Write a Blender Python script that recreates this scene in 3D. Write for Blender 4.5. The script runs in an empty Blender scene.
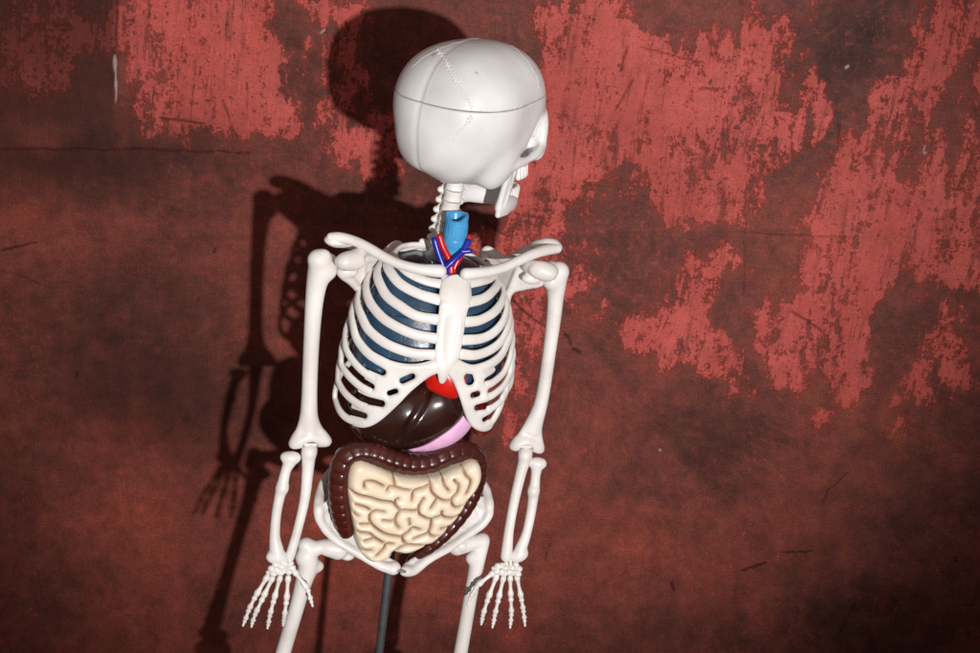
import bpy, math, random
import numpy as np
from mathutils import Matrix, Vector
from mathutils.bvhtree import BVHTree
random.seed(7); rng = np.random.default_rng(11)
sc = bpy.context.scene

# ------------------------------------------------------------------ camera, light, exposure
S = 0.0007                                   # metres per image pixel at the skeleton
LENS, PITCH, ROLL = 60.0, 18.0, 7.5
FPX = LENS/36*980; DIST = FPX*S
_t, _r = math.radians(PITCH), math.radians(ROLL)
FWD = np.array([0, math.cos(_t), -math.sin(_t)]); UP0 = np.array([0, math.sin(_t), math.cos(_t)]); RT0 = np.array([1., 0, 0])
RIGHT = math.cos(_r)*RT0 + math.sin(_r)*UP0
UP = -math.sin(_r)*RT0 + math.cos(_r)*UP0
CAM = -FWD*DIST
cam = bpy.data.objects.new('camera', bpy.data.cameras.new('camera')); sc.collection.objects.link(cam)
cam.data.lens = LENS; cam.data.sensor_width = 36; cam.data.clip_start = .01; cam.data.clip_end = 50
cam.matrix_world = Matrix([[RIGHT[i], UP[i], -FWD[i], CAM[i]] for i in range(3)] + [[0, 0, 0, 1]])
sc.camera = cam
sc.view_settings.view_transform = 'Standard'; sc.view_settings.look = 'None'
sc.view_settings.exposure = 0; sc.view_settings.gamma = 1
sc.cycles.use_denoising = True
world = bpy.data.worlds.new('World'); sc.world = world; world.use_nodes = True
world.node_tree.nodes['Background'].inputs[0].default_value = (1.0, .82, .77, 1)
world.node_tree.nodes['Background'].inputs[1].default_value = 0.20
KEY = np.array([0.76, -2.94, 0.41])
key = bpy.data.objects.new('key_lamp', bpy.data.lights.new('key_lamp', 'SPOT')); sc.collection.objects.link(key)
key.data.energy = 410; key.data.shadow_soft_size = 0.03; key.data.color = (1, .975, .95)
key.data.spot_size = math.radians(20.8); key.data.spot_blend = .9
key.location = KEY
KEY_AIM = Vector((-0.04, 0.2, 0.03))
key.rotation_euler = (KEY_AIM - Vector(KEY)).to_track_quat('-Z', 'Y').to_euler()

fill = bpy.data.objects.new('fill_lamp', bpy.data.lights.new('fill_lamp', 'AREA')); sc.collection.objects.link(fill)
fill.data.shape = 'DISK'; fill.data.size = 1.1; fill.data.energy = 2.6; fill.data.color = (1, .93, .90)  # unseen soft fill, added to model the forms
fill.location = (.35, -2.2, 1.0); fill.rotation_euler = (Vector((0, .1, 0)) - Vector(fill.location)).to_track_quat('-Z', 'Y').to_euler()

# ------------------------------------------------------------------ image pixel to world helpers
PSI = math.radians(18)                       # the skeleton is turned a little to the right
NB = np.array([-math.sin(PSI), math.cos(PSI), 0]); XB = np.array([math.cos(PSI), math.sin(PSI), 0]); ZB = np.array([0, 0, 1.])
def ray(px, py):
    return FWD + RIGHT*(px-490)/FPX - UP*(py-326.5)/FPX
def at_y(px, py, y):
    d = ray(px, py); return CAM + d*(y-CAM[1])/d[1]
O = at_y(434, 300, 0.0)                      # body axis
def bp(px, py, yb):                          # point on the body-frame plane y = yb
    d = ray(px, py); t = (yb*S - (CAM-O) @ NB)/(d @ NB); return CAM + d*t
def B(x, y, z):                              # body frame -> world
    return O + S*(np.asarray(x)[..., None]*XB + np.asarray(y)[..., None]*NB + np.asarray(z)[..., None]*ZB)
def toB(p):
    v = (np.asarray(p)-O)/S; return np.array([v @ XB, v @ NB, v @ ZB])
def project(p):
    v = np.asarray(p)-CAM; z = v @ FWD
    return np.stack([490+FPX*(v @ RIGHT)/z, 326.5-FPX*(v @ UP)/z], -1)
def BP(rows): return np.array([bp(*r[:3]) for r in rows])

# ------------------------------------------------------------------ materials
def principled(name, col, rough=.4, **kw):
    m = bpy.data.materials.new(name); m.use_nodes = True
    b = m.node_tree.nodes['Principled BSDF']
    b.inputs['Base Color'].default_value = (*col, 1); b.inputs['Roughness'].default_value = rough
    for k, v in kw.items(): b.inputs[k.replace('_', ' ')].default_value = v
    return m
def vary(m, col_a, col_b, scale=60, bump=0.0, bscale=300, detail=6, dots=None):
    nt = m.node_tree; b = nt.nodes['Principled BSDF']
    g = nt.nodes.new('ShaderNodeNewGeometry')
    n = nt.nodes.new('ShaderNodeTexNoise'); n.inputs['Scale'].default_value = scale; n.inputs['Detail'].default_value = detail
    nt.links.new(g.outputs['Position'], n.inputs['Vector'])
    r = nt.nodes.new('ShaderNodeValToRGB')
    r.color_ramp.elements[0].position = .35; r.color_ramp.elements[1].position = .65
    r.color_ramp.elements[0].color = (*col_a, 1); r.color_ramp.elements[1].color = (*col_b, 1)
    nt.links.new(n.outputs['Fac'], r.inputs[0]); out = r.outputs[0]
    if dots:
        n3 = nt.nodes.new('ShaderNodeTexNoise'); n3.inputs['Scale'].default_value = dots[1]; n3.inputs['Detail'].default_value = 3
        nt.links.new(g.outputs['Position'], n3.inputs['Vector'])
        r3 = nt.nodes.new('ShaderNodeValToRGB'); r3.color_ramp.elements[0].position = dots[2]; r3.color_ramp.elements[1].position = dots[2]+.05
        nt.links.new(n3.outputs['Fac'], r3.inputs[0])
        mx = nt.nodes.new('ShaderNodeMix'); mx.data_type = 'RGBA'
        nt.links.new(r3.outputs[0], mx.inputs['Factor']); nt.links.new(out, mx.inputs['A'])
        mx.inputs['B'].default_value = (*dots[0], 1); out = mx.outputs['Result']
    nt.links.new(out, b.inputs['Base Color'])
    if bump:
        n2 = nt.nodes.new('ShaderNodeTexNoise'); n2.inputs['Scale'].default_value = bscale; n2.inputs['Detail'].default_value = 3
        nt.links.new(g.outputs['Position'], n2.inputs['Vector'])
        bu = nt.nodes.new('ShaderNodeBump'); bu.inputs['Strength'].default_value = bump; bu.inputs['Distance'].default_value = .0006
        nt.links.new(n2.outputs['Fac'], bu.inputs['Height']); nt.links.new(bu.outputs[0], b.inputs['Normal'])
    return m
bone = vary(principled('bone_plastic', (.78, .75, .72), .38), (.70, .66, .625), (.82, .80, .78), 38, .2, 230, 6, ((.50, .40, .30), 170, .74))
skull_mat = vary(principled('skull_plastic', (.78, .77, .76), .46), (.66, .65, .645), (.80, .795, .79), 26, .25, 120, 6, ((.50, .42, .30), 120, .72))
tooth_mat = principled('tooth_enamel', (.82, .80, .76), .25)
lung_mat = vary(principled('lung_blue', (.02, .06, .13), .28, Coat_Weight=.3), (.017, .043, .082), (.028, .070, .128), 70, .25, 220, 6, ((.22, .30, .36), 95, .70))
def scratches(m, col, stretch, thr):
    nt = m.node_tree; b = nt.nodes['Principled BSDF']; src = b.inputs['Base Color'].links[0].from_socket
    g = nt.nodes.new('ShaderNodeNewGeometry'); mp = nt.nodes.new('ShaderNodeMapping'); mp.inputs['Scale'].default_value = stretch; mp.inputs['Rotation'].default_value = (.2, .35, 0)
    n = nt.nodes.new('ShaderNodeTexNoise'); n.inputs['Scale'].default_value = 1; n.inputs['Detail'].default_value = 4; n.inputs['Distortion'].default_value = .8
    r = nt.nodes.new('ShaderNodeValToRGB'); r.color_ramp.elements[0].position = thr; r.color_ramp.elements[1].position = thr+.05
    mx = nt.nodes.new('ShaderNodeMix'); mx.data_type = 'RGBA'; mx.inputs['B'].default_value = (*col, 1)
    nt.links.new(g.outputs['Position'], mp.inputs[0]); nt.links.new(mp.outputs[0], n.inputs['Vector']); nt.links.new(n.outputs['Fac'], r.inputs[0])
    nt.links.new(r.outputs[0], mx.inputs['Factor']); nt.links.new(src, mx.inputs['A']); nt.links.new(mx.outputs['Result'], b.inputs['Base Color'])
scratches(lung_mat, (.25, .34, .42), (520, 520, 70), .655)
heart_mat = vary(principled('heart_red', (.55, .01, .008), .25), (.50, .008, .006), (.62, .014, .01), 60)
liver_mat = vary(principled('liver_brown', (.02, .006, .004), .2, Coat_Weight=.3), (.018, .0055, .004), (.034, .010, .006), 50, .10, 120)
stomach_mat = vary(principled('stomach_pink', (.72, .40, .62), .5), (.68, .36, .58), (.76, .44, .66), 160, .3, 500)
spleen_mat = principled('spleen_red', (.16, .008, .008), .3)
colon_mat = vary(principled('colon_maroon', (.06, .008, .005), .3, Coat_Weight=.25), (.045, .006, .004), (.07, .010, .006), 80)
gut_mat = vary(principled('small_intestine_cream', (.78, .62, .44), .34), (.78, .66, .49), (.83, .72, .57), 50, .1, 200)
airway_mat = vary(principled('airway_blue', (.06, .32, .62), .3), (.05, .28, .56), (.07, .35, .66), 120)
vein_mat = principled('vein_blue', (.012, .018, .30), .3)
artery_mat = principled('artery_red', (.55, .008, .008), .3)
steel_mat = principled('steel', (.62, .60, .58), .3, Metallic=1.0)
pole_mat = vary(principled('pole_metal', (.10, .11, .115), .42, Metallic=.6), (.08, .09, .095), (.13, .14, .145), 90)
base_mat = principled('stand_base', (.05, .05, .055), .4)
suture_mat = principled('suture_ridge', (.70, .69, .68), .5)
dark_mat = principled('airway_inside', (.02, .10, .20), .5)

# ------------------------------------------------------------------ object helpers
WLOC = {}
def link(o, wloc, parent):
    sc.collection.objects.link(o); WLOC[o.name] = np.array(wloc, float)
    if parent is not None:
        o.parent = parent; o.location = Vector(wloc - WLOC[parent.name])
    else: o.location = Vector(wloc)
    return o
def mesh_obj(name, V, F, mat, parent=None, origin=None, smooth=True):
    V = np.asarray(V, float); c = V.mean(0) if origin is None else np.asarray(origin, float)
    me = bpy.data.meshes.new(name)
    if isinstance(F, np.ndarray):
        n = len(F); k = F.shape[1]
        me.vertices.add(len(V)); me.vertices.foreach_set('co', (V-c).astype(np.float32).ravel())
        me.loops.add(n*k); me.loops.foreach_set('vertex_index', F.astype(np.int32).ravel())
        me.polygons.add(n); me.polygons.foreach_set('loop_start', np.arange(0, n*k, k, dtype=np.int32))
        me.update(calc_edges=True)
    else: me.from_pydata([tuple(v) for v in (V-c)], [], F)
    me.polygons.foreach_set('use_smooth', np.full(len(me.polygons), smooth)); me.validate(); me.update()
    me.materials.append(mat)
    return link(bpy.data.objects.new(name, me), c, parent)
def inst(name, me, M, parent):                # shared mesh, world matrix M (4x4)
    o = bpy.data.objects.new(name, me); sc.collection.objects.link(o)
    M = Matrix(M); WLOC[o.name] = np.array(M.translation)
    o.parent = parent
    o.matrix_basis = Matrix.Translation(-Vector(WLOC[parent.name])) @ M
    return o
def thing(name, loc, label, cat, group=None):
    o = bpy.data.objects.new(name, None); o.empty_display_size = .02; link(o, np.array(loc, float), None)
    return tag(o, label, cat, group)
def tag(o, label, cat, group=None):
    o['label'] = label; o['category'] = cat
    if group: o['group'] = group
    return o
def spline(P, n=8):                            # Catmull-Rom through the rows of P (any number of columns)
    P = np.asarray(P, float)
    if len(P) == 2: return P[0] + (P[1]-P[0])*np.linspace(0, 1, n+1)[:, None]
    Q = np.vstack([2*P[0]-P[1], P, 2*P[-1]-P[-2]]); out = []
    t = np.linspace(0, 1, n, endpoint=False)[:, None]
    for i in range(1, len(Q)-2):
        a, b, c, d = Q[i-1], Q[i], Q[i+1], Q[i+2]
        out.append(.5*(2*b + (c-a)*t + (2*a-5*b+4*c-d)*t**2 + (3*b-a-3*c+d)*t**3))
    return np.vstack(out + [P[-1:]])
def unit(v): return v/np.maximum(np.linalg.norm(v, axis=-1, keepdims=True), 1e-12)
def sweep(P, ra, rb=None, normals=None, seg=14, round_ends=True, prof=None):
    """tube along P; ra = half-width along the normal, rb = across it"""
    P = np.asarray(P, float); n = len(P); ra = np.broadcast_to(np.asarray(ra, float), (n,)).copy()
    rb = ra.copy() if rb is None else np.broadcast_to(np.asarray(rb, float), (n,)).copy()
    T = unit(np.gradient(P, axis=0))
    if normals is None:
        N = np.zeros_like(P); a = np.array([0, 0, 1.]) if abs(T[0, 2]) < .8 else np.array([0, 1., 0])
        v = a - T[0]*(a @ T[0])
        for i in range(n):
            v = v - T[i]*(v @ T[i]); v = v/np.linalg.norm(v); N[i] = v
    else: N = unit(normals - T*(normals*T).sum(1, keepdims=True))
    Bn = np.cross(T, N)
    if round_ends:                             # hemispherical ends
        k = 4; ang = np.linspace(0, math.pi/2, k+1)[:-1]
        def cap(i, s):
            rr = min(ra[i], rb[i]); res = []
            for q in ang: res.append((P[i] + s*T[i]*rr*math.cos(q), max(math.sin(q), .02)))
            return res
        c0, c1 = cap(0, -1), cap(n-1, 1)
        P = np.vstack([[c[0] for c in c0], P, [c[0] for c in c1[::-1]]])
        f0 = [c[1] for c in c0]; f1 = [c[1] for c in c1[::-1]]
        ra = np.concatenate([[ra[0]*f for f in f0], ra, [ra[-1]*f for f in f1]])
        rb = np.concatenate([[rb[0]*f for f in f0], rb, [rb[-1]*f for f in f1]])
        N = np.vstack([np.repeat(N[:1], k, 0), N, np.repeat(N[-1:], k, 0)]); Bn = np.vstack([np.repeat(Bn[:1], k, 0), Bn, np.repeat(Bn[-1:], k, 0)])
        n = len(P)
    th = np.linspace(0, 2*math.pi, seg, endpoint=False)
    pr = np.ones((n, seg)) if prof is None else prof(np.arange(n), th)
    V = P[:, None] + pr[..., None]*(ra[:, None, None]*np.cos(th)[None, :, None]*N[:, None] + rb[:, None, None]*np.sin(th)[None, :, None]*Bn[:, None])
    V = V.reshape(-1, 3); F = []
    for i in range(n-1):
        for j in range(seg):
            k2 = (j+1) % seg
            F.append((i*seg+j, i*seg+k2, (i+1)*seg+k2, (i+1)*seg+j))
    F.append(tuple(range(seg))[::-1]); F.append(tuple((n-1)*seg+j for j in range(seg)))
    return V, F
def lathe_bone(a, b, prof, seg=10):            # straight little bone with radius profile [(t, r)]
    a, b = np.array(a), np.array(b); t = np.linspace(0, 1, 17)
    r = np.interp(t, [p[0] for p in prof], [p[1] for p in prof])
    return sweep(a + (b-a)*t[:, None], r, seg=seg, round_ends=True)

# ------------------------------------------------------------------ signed-distance modelling
class Field:
    def __init__(s, lo, hi, h):
        s.lo = np.array(lo, float); s.h = h; s.n = np.ceil((np.array(hi)-s.lo)/h).astype(int)+1
        s.D = np.full(s.n, 1e3*h, np.float32)
    def win(s, lo, hi, pad):
        a = np.clip(np.floor((np.array(lo)-pad-s.lo)/s.h).astype(int), 0, s.n-1)
        b = np.clip(np.ceil((np.array(hi)+pad-s.lo)/s.h).astype(int)+1, 1, s.n)
        sl = tuple(slice(i, j) for i, j in zip(a, b))
        ax = [(s.lo[i] + s.h*np.arange(a[i], b[i])).astype(np.float32) for i in range(3)]
        return sl, ax[0][:, None, None], ax[1][None, :, None], ax[2][None, None, :]
    def put(s, sl, d, k, sub=False):
        D = s.D[sl]
        if sub: d = -d; D2 = np.maximum(D, d) if k <= 0 else -s.smin(-D, -d, k)
        else: D2 = np.minimum(D, d) if k <= 0 else s.smin(D, d, k)
        s.D[sl] = D2
    @staticmethod
    def smin(a, b, k):
        h = np.maximum(k-np.abs(a-b), 0)/k
        return np.minimum(a, b) - h*h*k*.25
    def ell(s, c, r, k=0, R=None, sub=False):
        c = np.array(c, float); r = np.array(r, float); m = r.max() if R is not None else r
        sl, X, Y, Z = s.win(c-m, c+m, max(k*1.5, 4*s.h))
        x, y, z = X-c[0], Y-c[1], Z-c[2]
        if R is not None:
            R = np.asarray(R); x, y, z = (R[i, 0]*x + R[i, 1]*y + R[i, 2]*z for i in range(3))
        k0 = np.sqrt((x/r[0])**2 + (y/r[1])**2 + (z/r[2])**2) + 1e-9
        k1 = np.sqrt((x/r[0]**2)**2 + (y/r[1]**2)**2 + (z/r[2]**2)**2) + 1e-9
        s.put(sl, k0*(k0-1)/k1, k, sub)
    def seg(s, a, b, ra, rb, k=0, flat=None, sub=False):
        a, b = np.array(a, float), np.array(b, float); m = max(ra, rb)
        sl, X, Y, Z = s.win(np.minimum(a, b)-m, np.maximum(a, b)+m, max(k*1.5, 4*s.h))
        e = b-a; L = e @ e + 1e-18
        t = np.clip(((X-a[0])*e[0] + (Y-a[1])*e[1] + (Z-a[2])*e[2])/L, 0, 1)
        x, y, z = X-a[0]-t*e[0], Y-a[1]-t*e[1], Z-a[2]-t*e[2]
        q = x*x+y*y+z*z
        if flat is not None:                   # (direction, factor): thinner along direction
            n, f = flat; dn = x*n[0]+y*n[1]+z*n[2]; q = q + (f*f-1)*dn*dn
        s.put(sl, np.sqrt(q) - (ra+(rb-ra)*t), k, sub)
    def tube(s, P, r, k=0, flat=None, n=6, sub=False):
        P = np.asarray(P, float); r = np.broadcast_to(np.asarray(r, float), (len(P),))
        Q = spline(np.c_[P, r], n)
        for i in range(len(Q)-1): s.seg(Q[i, :3], Q[i+1, :3], Q[i, 3], Q[i+1, 3], k if i == 0 or sub else max(k, 0), flat, sub)
    def tri(s, a, b, c, r, k=0):
        a, b, c = (np.array(v, float) for v in (a, b, c))
        sl, X, Y, Z = s.win(np.min([a, b, c], 0)-r, np.max([a, b, c], 0)+r, max(k*1.5, 4*s.h))
        nrm = np.cross(b-a, a-c)
        def dot(v, x, y, z): return v[0]*x+v[1]*y+v[2]*z
        best = None; sg = 0
        for p, q in ((a, b), (b, c), (c, a)):
            e = q-p; x, y, z = X-p[0], Y-p[1], Z-p[2]
            t = np.clip(dot(e, x, y, z)/(e @ e), 0, 1)
            d = (x-t*e[0])**2 + (y-t*e[1])**2 + (z-t*e[2])**2
            best = d if best is None else np.minimum(best, d)
            sg = sg + np.sign(dot(np.cross(e, nrm), x, y, z))
        pl = dot(nrm, X-a[0], Y-a[1], Z-a[2])**2/(nrm @ nrm)
        s.put(sl, np.sqrt(np.where(sg < 2, best, pl)) - r, k)
    def mesh(s, D=None):
        D = s.D if D is None else D
        D = np.pad(D, 1, constant_values=1e3*s.h); lo = s.lo - s.h
        ins = D < 0; n = np.array(D.shape)
        cnt = np.zeros(n-1, np.int8)
        for dx in (0, 1):
            for dy in (0, 1):
                for dz in (0, 1): cnt += ins[dx:n[0]-1+dx, dy:n[1]-1+dy, dz:n[2]-1+dz]
        act = (cnt > 0) & (cnt < 8); idx = np.full(n-1, -1, np.int64); C = np.argwhere(act); idx[act] = np.arange(len(C))
        acc = np.zeros((len(C), 3)); w = np.zeros(len(C))
        corners = [(i, j, k) for i in (0, 1) for j in (0, 1) for k in (0, 1)]
        for p in corners:
            for ax in range(3):
                if p[ax]: continue
                q = list(p); q[ax] = 1
                va = D[tuple((C+p).T)]; vb = D[tuple((C+q).T)]; m = (va < 0) != (vb < 0)
                t = np.where(m, va/np.where(m, va-vb, 1), 0)
                pos = np.array(p, float) + np.eye(3)[ax]*t[:, None]
                acc[m] += pos[m]; w[m] += 1
        V = lo + s.h*(C + acc/w[:, None]); Fs = []
        for ax in range(3):
            u, v = [(1, 2), (2, 0), (0, 1)][ax]
            a = [slice(None)]*3; b = [slice(None)]*3; a[ax] = slice(0, -1); b[ax] = slice(1, None)
            A, Bv = ins[tuple(a)], ins[tuple(b)]; E = np.argwhere(A != Bv)
            E = E[(E[:, u] > 0) & (E[:, v] > 0)]
            fl = A[tuple(E.T)]
            eu, ev = np.eye(3, dtype=int)[u], np.eye(3, dtype=int)[v]
            q = [idx[tuple((E-o).T)] for o in (0*eu, eu, eu+ev, ev)]
            Q = np.stack(q, 1); Q[~fl] = Q[~fl][:, ::-1]; Fs.append(Q)
        F = np.vstack(Fs); F = F[(F >= 0).all(1)]
        return V, F
def field_obj(name, f, mat, parent, D=None):
    V, F = f.mesh(D); return mesh_obj(name, V, F, mat, parent)
def bounds(P, pad): P = np.asarray(P)[:, :3]; return P.min(0)-pad, P.max(0)+pad
def bone_obj(name, parent, rows, h=.9, k=5, flat=None, extra=None, mat=None):
    """rows: (px, py, yb, radius) spine of the bone; extra(field) adds lumps"""
    P = BP(rows); r = np.array([q[3] for q in rows])*S
    ex = [e for e in (extra or []) if e[0] not in ('tri', 'sub')]; sb = [e for e in (extra or []) if e[0] == 'sub']; tr = [e for e in (extra or []) if e[0] == 'tri']
    allp = [P] + [BP(e[0]) for e in ex] + [BP(e[1]) for e in tr]; m = max([r.max()] + [max(q[3] for q in e[0])*S for e in ex])
    f = Field(*bounds(np.vstack(allp), m+4*S), h*S)
    f.tube(P, r, 0, flat)
    for e in ex:
        q = BP(e[0]); rr = np.array([w[3] for w in e[0]])*S; kk = (e[1] if len(e) > 1 else k)*S; fl = e[2] if len(e) > 2 else None
        if len(q) == 1: f.ell(q[0], [rr[0]]*3, kk)
        else: f.tube(q, rr, kk, fl)
    for e in tr: f.tri(*BP(e[1]), e[2]*S, k*S)
    for e in sb: f.ell(bp(*e[1]), np.array(e[2])*S, 1.2*S, R=np.stack([XB, NB, ZB]), sub=True)
    return field_obj(name, f, mat or bone, parent)

# ------------------------------------------------------------------ wall, floor
WALL_Y = 0.255
def vnoise(x, y, seed):                        # smooth value noise
    r = np.random.default_rng(seed); G = r.random((256, 256)).astype(np.float32)
    xi = np.floor(x).astype(int); yi = np.floor(y).astype(int); fx, fy = x-xi, y-yi
    fx = fx*fx*fx*(fx*(fx*6-15)+10); fy = fy*fy*fy*(fy*(fy*6-15)+10)
    g = lambda i, j: G[(xi+i) % 256, (yi+j) % 256]
    return (g(0, 0)*(1-fx)+g(1, 0)*fx)*(1-fy) + (g(0, 1)*(1-fx)+g(1, 1)*fx)*fy
def fbm(x, y, seed, oct=5, gain=.55):
    s = 0; a = 1; t = 0
    for i in range(oct): s = s + a*vnoise(x*2**i+17.3*i, y*2**i+5.1*i, seed+i); t += a; a *= gain
    return s/t
def build_wall():
    step = 0.0012
    def axis(a, b, A, Bq): return np.concatenate([np.linspace(A, a, 12, endpoint=False), np.arange(a, b, step), np.linspace(b, Bq, 12)])
    xs = axis(-.50, .50, -1.3, 1.3); zs = axis(-.42, .40, -.80, 1.1)
    X, Z = np.meshgrid(xs, zs, indexing='ij')
    P = np.stack([X, np.full_like(X, WALL_Y), Z], -1)
    uv = project(P); u, v = uv[..., 0], uv[..., 1]      # image pixels: wall vertices projected through the camera
    wu = u + 44*(fbm(u/48, v/62, 3, 6, .62)-.5)*2; wv = v + 44*(fbm(u/48, v/62, 9, 6, .62)-.5)*2
    def blob(cx, cy, rx, ry, ang=0, soft=1.0):
        a = math.radians(ang); dx, dy = wu-cx, wv-cy
        p, q = (dx*math.cos(a)+dy*math.sin(a))/rx, (-dx*math.sin(a)+dy*math.cos(a))/ry
        return np.exp(-(p*p+q*q)**soft)
    # red paint coverage: positive strokes where the red survives, negative where it is scraped off
    paint = np.full_like(u, -1.0)
    for b in RED: paint = np.maximum(paint, -1.0 + 1.42*b[5]*blob(*b[:5], 1.6)) if b[5] > 0 else paint + .85*b[5]*blob(*b[:5], 1.3)
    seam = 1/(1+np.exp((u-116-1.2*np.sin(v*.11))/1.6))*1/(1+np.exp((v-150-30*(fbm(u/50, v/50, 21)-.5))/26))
    darkening = np.zeros_like(u)  # darker zones put into the colour, including painted light falloff at lower right
    for b in DARKENING: darkening = np.maximum(darkening, b[5]*blob(*b[:5], 1.0))
    darkening = np.maximum(darkening, .74*seam)
    paint = np.minimum(paint, .40 + .22*np.exp(-((u-600)/70)**2-((v-80)/70)**2) + .16*np.exp(-((u-225)/60)**2-((v-70)/60)**2) + .15*np.exp(-((u-880)/70)**2-((v-250)/70)**2))
    # soft tone of the ground under the paint: -1 black-brown .. +1 warm red-brown
    tone = np.zeros_like(u)
    for b in TONE: tone = tone + b[5]*blob(*b[:5], 1.0)
    # long cracks and scratches
    crack = np.zeros_like(u); cu = u + 3.2*(fbm(u/14, v/14, 31)-.5); cv = v + 5*(fbm(u/17, v/17, 37)-.5); cw = .35 + 1.3*fbm(u/9, v/9, 41)
    for pts, w, s in CRACKS:
        d = np.full_like(u, 1e9)
        for (ax, ay), (bx, by) in zip(pts[:-1], pts[1:]):
            ex, ey = bx-ax, by-ay; t = np.clip(((cu-ax)*ex+(cv-ay)*ey)/(ex*ex+ey*ey), 0, 1)
            d = np.minimum(d, np.hypot(cu-ax-t*ex, cv-ay-t*ey))
        crack = np.maximum(crack, s*np.clip(1.3-d/(w*cw), 0, 1)*np.clip(cw*1.1, 0, 1))
    white = np.zeros_like(u)
    for cx, cy, rx, ry, a in CHIPS:
        t = math.radians(a); p = ((u-cx)*math.cos(t)+(v-cy)*math.sin(t))/rx; q = (-(u-cx)*math.sin(t)+(v-cy)*math.cos(t))/ry
        white = np.maximum(white, np.clip(1.6-(p*p+q*q), 0, 1))
    n0, n1 = X.shape; I = np.arange(n0*n1).reshape(n0, n1)
    F = np.stack([I[:-1, :-1], I[1:, :-1], I[1:, 1:], I[:-1, 1:]], -1).reshape(-1, 4)
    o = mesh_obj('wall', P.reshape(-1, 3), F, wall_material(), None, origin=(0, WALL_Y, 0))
    for nm, arr in (('paint', paint), ('tone', tone), ('crack', crack), ('white', white), ('darkening', darkening)):
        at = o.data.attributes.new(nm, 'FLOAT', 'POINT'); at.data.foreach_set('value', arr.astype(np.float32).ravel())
    o['kind'] = 'structure'
    o['label'] = 'weathered wall of scraped red paint over dark brown'
RED = [  # cx, cy, rx, ry, angle, amount   (image pixels)
    (205, 45, 100, 75, 0, 1.6), (225, 100, 70, 42, 0, 1.5), (60, 45, 90, 48, 0, 1.0), (260, 118, 40, 22, 0, 1.25),
    (340, 10, 55, 28, 0, 1.1), (345, 95, 32, 45, 10, .85), (375, 145, 45, 28, 20, .95), (335, 60, 30, 40, 0, .75),
    (590, 90, 80, 120, 8, 1.55), (640, 120, 70, 110, 15, 1.35), (575, 30, 60, 50, 0, 1.15), (540, 190, 40, 50, 0, 1.25), (555, 235, 40, 40, 0, .9),
    (730, 90, 75, 110, 20, 1.05), (700, 190, 70, 60, 20, 1.1), (780, 60, 40, 70, 15, 1.05), (815, 80, 28, 60, 18, 1.05),
    (860, 150, 50, 70, 22, 1.0), (900, 90, 40, 90, 20, .86), (945, 60, 55, 110, 20, .98), (930, 200, 80, 80, 25, 1.15), (870, 240, 50, 100, 22, 1.35),
    (835, 210, 30, 60, 15, 1.1), (850, 320, 26, 85, 24, 1.45), (835, 385, 17, 40, 22, 1.2), (800, 290, 34, 75, 25, 1.15), (795, 345, 22, 40, 25, 1.15),
    (690, 310, 55, 55, 0, 1.15), (660, 345, 40, 38, 0, 1.1), (725, 345, 45, 36, 0, 1.1), (705, 280, 40, 40, 0, .95),
    (950, 260, 60, 55, 0, 1.25), (935, 345, 40, 50, 25, 1.0), (915, 385, 28, 26, 20, 1.05), (965, 370, 30, 40, 0, .85), (905, 425, 30, 14, 0, .72),
    (515, 265, 40, 60, 0, .95), (560, 270, 45, 45, 0, .78), (520, 330, 40, 60, 0, .85), (512, 395, 30, 50, 0, .80), (610, 310, 25, 18, 0, .72), (602, 262, 24, 14, 0, .74),
    (690, 215, 45, 22, 0, .95), (770, 215, 28, 22, 0, .9), (760, 170, 50, 40, 0, .85), (780, 130, 40, 40, 20, .85),
    (1090, 150, 110, 220, 20, 1.2), (300, -60, 220, 50, 0, 1.2), (700, -60, 200, 50, 0, 1.1), (-80, 20, 90, 60, 0, .8),
    (288, 80, 14, 40, 12, -.7), (300, 22, 18, 30, 0, -.7), (325, 25, 24, 20, 0, -.45), (312, 110, 16, 20, 0, -.5),
    (520, 45, 28, 50, 0, -.9), (690, 22, 38, 28, 0, -1.1), (650, 12, 20, 16, 0, -.6), (672, 118, 12, 45, 20, -.55), (640, 165, 12, 40, 25, -.5), (600, 185, 24, 30, 0, -.5),
    (700, 150, 18, 30, 30, -.35), (845, 35, 28, 60, 8, -1.25), (870, 90, 14, 40, 10, -1.0), (800, 40, 16, 46, 12, -.85), (775, 90, 14, 30, 20, -.75),
    (832, 95, 13, 40, 10, -.95), (812, 150, 14, 44, 18, -.85), (955, 110, 20, 50, 30, -.6), (900, 40, 16, 40, 0, -.45), (890, 190, 12, 40, 30, -.4),
    (780, 225, 30, 50, 15, -.6), (700, 235, 50, 16, 0, -.9), (640, 260, 60, 45, 0, -.8), (765, 290, 26, 60, 15, -.9), (915, 315, 30, 50, 25, -1.1), (955, 305, 50, 10, 0, -.5),
    (860, 440, 120, 30, 0, -.5), (740, 310, 16, 24, 0, -.5), (560, 320, 30, 60, 10, -.4), (570, 240, 20, 20, 0, -.2), (115, 90, 26, 24, 0, -.55), (60, 95, 120, 22, 0, -.5)]
TONE = [
    (40, 230, 90, 50, 0, .35), (230, 300, 70, 160, 0, .30), (150, 370, 130, 90, 0, -.25), (100, 150, 150, 50, 0, -.35), (160, 560, 160, 90, 0, .55), (40, 560, 90, 90, 0, .25),
    (600, 520, 110, 60, 0, .75), (560, 600, 110, 60, 0, .45), (720, 540, 80, 60, 0, .45), (680, 440, 90, 50, 0, -.45), (820, 500, 100, 60, 0, .35), (900, 620, 130, 50, 0, -.7), (750, 640, 120, 30, 0, -.35),
    (640, 270, 70, 50, 0, -.15), (840, 60, 60, 90, 0, -.75), (910, 310, 40, 60, 20, .15), (560, 420, 60, 90, 0, .35), (330, 560, 120, 120, 0, .35), (430, 610, 120, 60, 0, .35), (280, 200, 60, 60, 0, .2)]
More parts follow.
